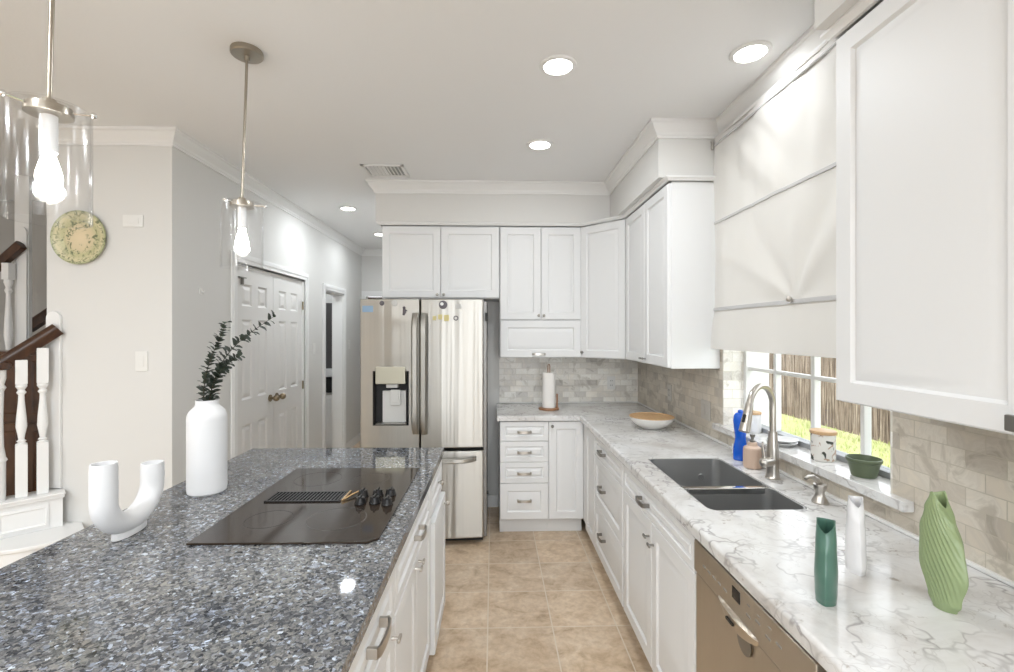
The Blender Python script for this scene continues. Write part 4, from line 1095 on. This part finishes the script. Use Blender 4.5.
# U shaped vase
A = Vector((-1.115, 1.372, 0)); B = Vector((-1.128, 1.582, 0)); mid = (A + B) / 2
uv = thing('u_vase', 'matte white U-shaped tube vase on the granite island', 'vase', (mid.x, mid.y, .9005), math.atan2(B.y - A.y, B.x - A.x))
hl = (B - A).length / 2
pts = [(-hl, 0, .243), (-hl, 0, .220), (-hl, 0, .18), (-hl, 0, .13)]
R_ = hl
for k in range(1, 17):
    a = PI + PI * k / 16; pts.append((R_ * math.cos(a), 0, .13 + R_ * .86 * math.sin(a)))
pts += [(hl, 0, .15), (hl, 0, .172), (hl, 0, .188)]
rr = [.034] * len(pts)
ub = MB()
P = [Vector(p) for p in pts]
loops = []
def frame_ring(i, r):
    d = (P[min(i + 1, len(P) - 1)] - P[max(i - 1, 0)]).normalized(); v = Vector((0, 1, 0)); u = v.cross(d)
    return [tuple(P[i] + u * (r * math.cos(2 * PI * k / 24)) + v * (r * math.sin(2 * PI * k / 24))) for k in range(24)]
n = len(P)
loops = [frame_ring(3, .020), frame_ring(1, .026), frame_ring(0, .0275)] + [frame_ring(i, .033 if 0 < i < n - 1 else .0315) for i in range(n)] + [frame_ring(n - 1, .0275), frame_ring(n - 2, .026), frame_ring(n - 3, .020)]
ub.rings(loops); ub.obj('tube', 'white_ceramic', uv, ang=50)
MB().prism([(.068 * math.cos(2 * PI * k / 28) * (1.0), .026 * math.sin(2 * PI * k / 28)) for k in range(28)], 0, .022, bev=.003).obj('foot', 'white_ceramic', uv)

# ------------------------------------------------------------------ painted plate on the wall
pl = MB(); pl.lathe([(0, .006), (.09, .004), (.10, .008), (.148, .020), (.155, .022), (.155, .017), (.10, .003), (.06, 0), (0, 0)], 64, mtx=Matrix.Rotation(PI / 2, 4, 'X'))
o = pl.obj('decorative_plate', 'painted_plate'); o.location = (-2.385, YP - .002, 2.065)
tag(o, 'round cream and olive painted plate hung on the white wall', 'plate')

# ------------------------------------------------------------------ stairs at the left
RA, RB = Vector((-2.47, 2.765, 0)), Vector((-2.66, 2.575, 0))
def on(s_): return Vector((-2.47 - .25 * s_, 2.765 - .253 * s_, 0))
def onr(s_): return Vector((-2.505 - .25 * s_, 2.765 - .253 * s_, 0))
ang = math.atan2(-.253, -.25)
def rotbox(mb, c, hx, hy, z0, z1, bev=0.0): return mb.box(-hx, hx, -hy, hy, z0, z1, bev, Matrix.Translation((c.x, c.y, 0)) @ Matrix.Rotation(ang, 4, 'Z'))
kc = on(.62)
kw = MB()
rotbox(kw, on(.60), .205, .05, .421, .585)
rotbox(kw, on(.60), .212, .066, .585, .602, .004); rotbox(kw, on(.60), .216, .074, .602, .615, .004)
ks = struct(kw.obj('wall_knee', 'trim'), 'white paneled low wall carrying the stair balusters', 'wall')
mb = MB()
T = Matrix.Translation((on(.42).x, on(.42).y, 0)) @ Matrix.Rotation(ang + PI, 4, 'Z')
for a, b_ in ((-.115, .085),): mb.raised(a, b_, .44, .56, -.05, [(0, -.058), (.012, -.062), (.020, -.056), (.03, -.056)], T)
mb.obj('panel_moulding', 'trim', ks)
# white rounded bottom step with a wood tread edge
L = [(-3.4, 2.779), (-2.40, 2.779)] + [(-2.62 + .34 * math.cos(a), 2.66 + .26 * math.sin(a)) for a in [-.0 - PI / 2 * k / 10 for k in range(11)]] + [(-3.4, 2.40)]
stp = thing('stair_step', 'white rounded bottom stair step below the newel post', 'step', (-2.6, 2.6, 0))
MB().prism([(x + 2.6, y - 2.6) for x, y in L] , 0, .395).obj('riser', 'trim', stp)
MB().prism([(x + 2.6 + (.02 if x > -2.6 else 0), y - 2.6 - .0) for x, y in L], .396, .42, bev=.006).obj('tread', 'trim', stp)
def turned(z0, z1, zsq0, zsq1, hw, m4=None):
    """square - turned - square baluster profile"""
    h = zsq1 - zsq0
    prof = [(hw * .9, 0), (hw * 1.0, .02), (hw * .55, .04), (hw * .85, .065), (hw * .5, .09), (hw * .62, .16), (hw * .95, .30), (hw * .85, .45), (hw * .55, .72), (hw * .5, .82), (hw * .85, .86), (hw * .55, .90), (hw * 1.0, .96), (hw * .9, 1.0)]
    mb = MB(); mb.lathe([(0, zsq0)] + [(r, zsq0 + h * k) for r, k in prof] + [(0, zsq1)], 20)
    mb.box(-hw, hw, -hw, hw, z0, zsq0 + .002, .003).box(-hw, hw, -hw, hw, zsq1 - .002, z1, .003)
    return mb
def rail_z(s_): return 1.540 - .275 * s_
for i, (s_, lab) in enumerate(((.245, 'white turned baluster nearest the wall with the painted plate'), (.478, 'white turned baluster next to the lower newel post'))):
    p = on(s_); o = turned(.6155, rail_z(s_) - .042, .90, 1.235, .024).obj('baluster', 'trim')
    o.location = (p.x, p.y, 0); o.rotation_euler = (0, 0, ang); tag(o, lab, 'baluster', 'white stair balusters')
p = on(.76); nw = thing('newel_post', 'round white newel post at the left edge of frame', 'newel post', (p.x, p.y, 0.421), ang)
MB().lathe([(0, 0), (.062, 0), (.062, .09), (.050, .10), (.052, .12), (.043, .13), (.043, .40), (.050, .41), (.043, .425), (.036, .48), (.033, .62), (.036, .78), (.045, .80), (.037, .815), (.045, .85), (.045, .895), (0, .895)], 28).obj('post', 'trim', nw)
MB().lathe([(0, .896), (.060, .896), (.066, .903), (.066, .922), (.058, .935), (0, .937)], 28).obj('cap', 'dark_wood', nw)
def rail_mesh(a, b_, w_=.030, h_=.030):
    a, b_ = Vector(a), Vector(b_); d = (b_ - a).normalized(); v = d.cross(Vector((0, 0, 1))).normalized(); u = v.cross(d)
    pr = [(-.75, -1), (.75, -1), (.8, -.5), (1.0, -.1), (1.0, .35), (.75, .75), (.3, 1.0), (-.3, 1.0), (-.75, .75), (-1.0, .35), (-1.0, -.1), (-.8, -.5)]
    return MB().rings([[tuple(q + v * (x * w_) + u * (y * h_)) for x, y in pr] for q in (a, b_)])
a, b_ = onr(.0), onr(.66)
a.z, b_.z = rail_z(.02) + .004, rail_z(.70) - .012
o = rail_mesh(b_, a, .034, .036).obj('handrail', 'dark_wood', ang=40, loc=tuple(b_)); tag(o, 'dark wood handrail rising from the newel post to the white wall', 'handrail')
mb = MB(); pts = [(-2.572, .62), (-2.572, 1.60)] + [(-2.532 + .04 * math.cos(a), 1.60 + .04 * math.sin(a)) for a in [PI - PI * k / 10 for k in range(1, 10)]] + [(-2.492, 1.60), (-2.492, .62)]
mb.prism([(x, zz) for x, zz in pts], 0, .016, Matrix.Translation((0, YP - .0005, 0)) @ Matrix.Rotation(PI / 2, 4, 'X'), bev=.003)
tag(mb.obj('half_newel', 'trim', loc=(-2.532, YP, .62)), 'white round-topped half newel flat against the wall where the rail ends', 'newel post')
# dark hutch glimpsed between the balusters
hu = thing('wood_cabinet', 'dark wood cabinet glimpsed behind the white stair balusters', 'cabinet', (-3.02, 3.12, 0))
MB().box(-.36, .36, 0, .42, .0, 1.395, .004).obj('body', 'dark_wood', hu)
for x0, x1 in ((-.34, -.003), (.003, .34)):
    MB().raised(x0, x1, .08, .93, -.0005, [(0, -.016), (.003, -.018), (.05, -.018), (.06, -.010), (.09, -.016)]).obj('door', 'dark_wood', hu)
    MB().raised(x0, x1, .95, 1.37, -.0005, [(0, -.016), (.003, -.018), (.04, -.018), (.05, -.010), (.07, -.016)]).obj('drawer', 'dark_wood', hu)
# upper flight
struct(MB().box(-3.575, -3.472, 3.60, 3.625, 0, CEIL).obj('wall_upper_stair', 'trim'), 'white end of the upper stair wall at far left', 'wall')
mb = MB(); pts = [(-3.545, 1.2), (-3.545, 2.26)] + [(-3.51 + .035 * math.cos(a), 2.26 + .045 * math.sin(a)) for a in [PI - PI * k / 10 for k in range(1, 10)]] + [(-3.475, 2.26), (-3.475, 1.2)]
k_ = 3.60 / 3.4
mb.prism(pts, 0, .016, Matrix.Translation((0, 3.5995, 0)) @ Matrix.Rotation(PI / 2, 4, 'X'), bev=.003)
tag(mb.obj('half_newel', 'trim', loc=(-3.51, 3.6, 1.2)), 'white half newel of the upper flight at far left', 'newel post')
a, b_ = Vector((-3.475, 3.545, 2.165)), Vector((-4.4, 3.545, 1.33))
o = rail_mesh(b_, a, .03, .034).obj('handrail', 'dark_wood', ang=40, loc=tuple(a)); tag(o, 'upper dark wood handrail at the far left edge of frame', 'handrail')
for xx, lab in ((-3.56, 'white baluster right under the upper handrail at far left'),):
    zt = 2.165 - (-3.475 - xx) * .903 - .062
    o = turned(0.95, zt, 1.32, zt - .12, .026).obj('baluster', 'trim'); o.location = (xx, 3.54, 0); tag(o, lab, 'baluster', 'white stair balusters')
struct(MB().box(-5.2, -3.475, 3.44, 3.66, 0, .95).obj('wall_upper_knee', 'trim'), 'white stringer below the upper stair balusters', 'wall')
a, b_ = Vector((-3.10, 3.9, 2.02)), Vector((-3.77, 3.9, 1.555))
o = rail_mesh(b_, a, .035, .042).obj('handrail', 'dark_wood', ang=40, loc=tuple(a)); tag(o, 'short piece of dark handrail seen in the shaded gap left of the white wall', 'handrail')

# ------------------------------------------------------------------ things seen through the open hallway doorway
va = thing('vanity_cabinet', 'white cabinet seen low through the open hallway doorway', 'cabinet', (-2.52, 6.06, 0))
MB().box(-.5, .5, 0, .53, .0, .95, .003).obj('body', 'cab', va)
MB().raised(-.49, .49, .06, .72, -.0005, [(0, -.014), (.003, -.018), (.06, -.018), (.066, -.011), (.10, -.016)]).obj('door', 'cab', va)
MB().box(-.51, .51, -.03, .53, .951, 1.04, .004).obj('top', 'white_ceramic', va)
o = MB().box(-.15, .15, -.008, .008, -.10, .10, .006).obj('towel', 'black'); o.location = (-2.185, 6.031, .845)
tag(o, 'small black cloth hung on the cabinet through the hallway doorway', 'cloth')
mb = MB()
L = []
for k in range(41):
    x = -.42 + .84 * k / 40; yy = .012 * math.sin(k * 1.3)
    L.append([(x, yy, 0), (x, yy, .86), (x, yy + .006, .86), (x, yy + .006, 0)])
mb.rings(L); o = mb.obj('curtain', 'dark_fabric'); o.location = (-2.45, 6.20, 1.041); tag(o, 'dark grey curtain seen through the open hallway doorway', 'curtain')
light('laundry_ceiling_lamp', 'POINT', (-2.5, 5.6, 2.5), 8, WARM, size=.08)

# ------------------------------------------------------------------ ceiling fixtures
CG = 'recessed ceiling downlights'
proto = None
labs = ['recessed downlight in middle of ceiling, largest of the left pair', 'recessed downlight nearest the window blind', 'recessed downlight just in front of the far soffit', 'recessed downlight over the near end of the hallway', 'farthest recessed downlight, partly hidden by the far soffit']
for (x, y), lab in zip(CANS, labs):
    if proto is None:
        proto = thing('recessed_light', lab, 'ceiling light', (x, y, CEIL), 0, CG)
        MB().lathe([(.060, -.004), (.063, -.010), (.078, -.008), (.082, -.001), (.060, -.001)], 40, closed=True).obj('trim_ring', 'trim', proto)
        MB().lathe([(0, -.001), (.0605, -.001), (.0605, -.007), (0, -.009)], 40).obj('diffuser', 'lamp_disc', proto)
    else:
        c = copy_tree(proto); c.location = (x, y, CEIL); c['label'] = lab
vt_ = thing('ceiling_vent', 'white air vent grille in the ceiling before the far soffit', 'vent', (-.775, 3.40, CEIL))
mb = MB(); mb.box(-.15, -.125, -.12, .12, -.010, -.0005, .002).box(.125, .15, -.12, .12, -.010, -.0005, .002).box(-.15, .15, -.12, -.098, -.010, -.0005, .002).box(-.15, .15, .098, .12, -.010, -.0005, .002); mb.obj('frame', 'trim', vt_)
MB().box(-.125, .125, -.098, .098, -.0025, -.0005).obj('backing', 'mag_grey', vt_)
for k in range(9):
    x = -.105 + k * .026
    MB().box(-.010, .010, -.097, .097, -.0012, .0012, 0, Matrix.Translation((x, 0, -.0075)) @ Matrix.Rotation(math.radians(35 if k > 4 else -35), 4, 'Y')).obj('slat', 'trim', vt_)

# pendants
def pendant(label, x, y, drop_tilt):
    t = thing('pendant_light', label, 'pendant light', (x, y, CEIL), 0, 'glass pendants above the island')
    MB().lathe([(0, -.0005), (.060, -.0005), (.062, -.004), (.062, -.020), (.058, -.024), (.012, -.026), (.010, -.045), (0, -.045)], 36).obj('canopy', 'pend_metal', t)
    tz = -.635; ox = drop_tilt
    MB().cyl((0, 0, -.04), (ox, 0, tz), .0055, seg=12).obj('rod', 'pend_metal', t)
    cap = MB(); cap.lathe([(0, .022), (.013, .022), (.016, .012), (.030, .008), (.044, .004), (.0455, -.006), (.0455, -.016), (.041, -.018), (0, -.018)], 36, (ox, 0, tz)); co = cap.obj('holder', 'pend_metal', t)
    for k in range(3):
        a = math.radians(15 + 120 * k); c, s_ = math.cos(a), math.sin(a)
        mb = MB(); mb.cyl((ox + .044 * c, .044 * s_, tz - .006), (ox + .086 * c, .086 * s_, tz - .006), .003, seg=8); mb.sphere((ox + .088 * c, .088 * s_, tz - .006), .0075, seg=12); mb.obj('thumbscrew', 'chrome', co)
    R = .079; zt, zb = tz + .004, tz - .270
    MB().lathe([(.050, zt - .0015), (R - .006, zt), (R, zt - .005), (R, zb), (R - .0035, zb), (R - .0035, zt - .006), (.050, zt - .005)], 48, (ox, 0, 0), closed=True).obj('glass_shade', 'shade_glass', t)
    MB().cyl((ox, 0, tz - .017), (ox, 0, tz - .105), .0165, seg=20).obj('socket', 'white_ceramic', t)
    MB().lathe([(0, -.104), (.012, -.104), (.013, -.115), (.019, -.135), (.0245, -.158), (.025, -.170), (.021, -.186), (.011, -.196), (0, -.199)], 24, (ox, 0, tz)).obj('bulb', 'bulb', t)
    return t
M['pend_metal'] = mat('pendant_antique_nickel', (0.40, 0.36, 0.30), 0.3, 1.0)
pendant('farther glass cylinder pendant over the far end of the island', -1.022, 1.972, -.020)
pendant('nearer glass cylinder pendant at the top left corner of frame', -1.047, 1.15, -.015)
for x, y in ((-1.042, 1.972), (-1.062, 1.15)): light('pendant_bulb', 'POINT', (x, y, CEIL - .80), 4, WARM, size=.03)

# ------------------------------------------------------------------ outdoors
GZ = -.12
o = MB().box(1.56, 9, -3, 12, GZ - .05, GZ).obj('ground', 'soil'); struct(o, 'yellow green lawn soil outside the window', 'ground')
rnd = random.Random(3)
b = bmesh.new()
for i in range(9000):
    x = rnd.uniform(2.6, 5.75); y = rnd.uniform(2.2, 11.0); h = rnd.uniform(.03, .085); a = rnd.uniform(0, PI); wv = .008
    dx_, dy_ = math.cos(a) * wv, math.sin(a) * wv; lx, ly = rnd.uniform(-.03, .03), rnd.uniform(-.03, .03)
    b.faces.new((b.verts.new((x - dx_, y - dy_, GZ - .002)), b.verts.new((x + dx_, y + dy_, GZ - .002)), b.verts.new((x + lx, y + ly, GZ + h))))
m = MB(); m._add(b); o = m.obj('lawn', 'grass'); tag(o, 'sunlit yellow green grass between the house and the fence', 'grass', kind='stuff')
fe = MB(); rnd = random.Random(5)
for k in range(96):
    y = -1 + k * .142; fe.box(5.78 + rnd.uniform(0, .012), 5.80 + rnd.uniform(.01, .02), y + .003, y + .137, GZ - .02 + rnd.uniform(0, .03), 1.85 + rnd.uniform(-.03, .03))
ft = thing('fence', 'weathered brown wooden plank fence outside the window', 'fence', (5.8, 5.5, GZ))
ft.location = (0, 0, 0)
fe.obj('planks', 'fence', ft)
for zz in (.25, 1.5): MB().box(5.83, 5.87, -1, 12.6, zz - .045, zz + .045).obj('rail', 'fence', ft)
struct(MB().box(1.436, 1.53, W1 - .006, W1 - .001, .9, WZ1).obj('trim_9', 'brick_out'), 'bright outer side of the window recess', 'trim')
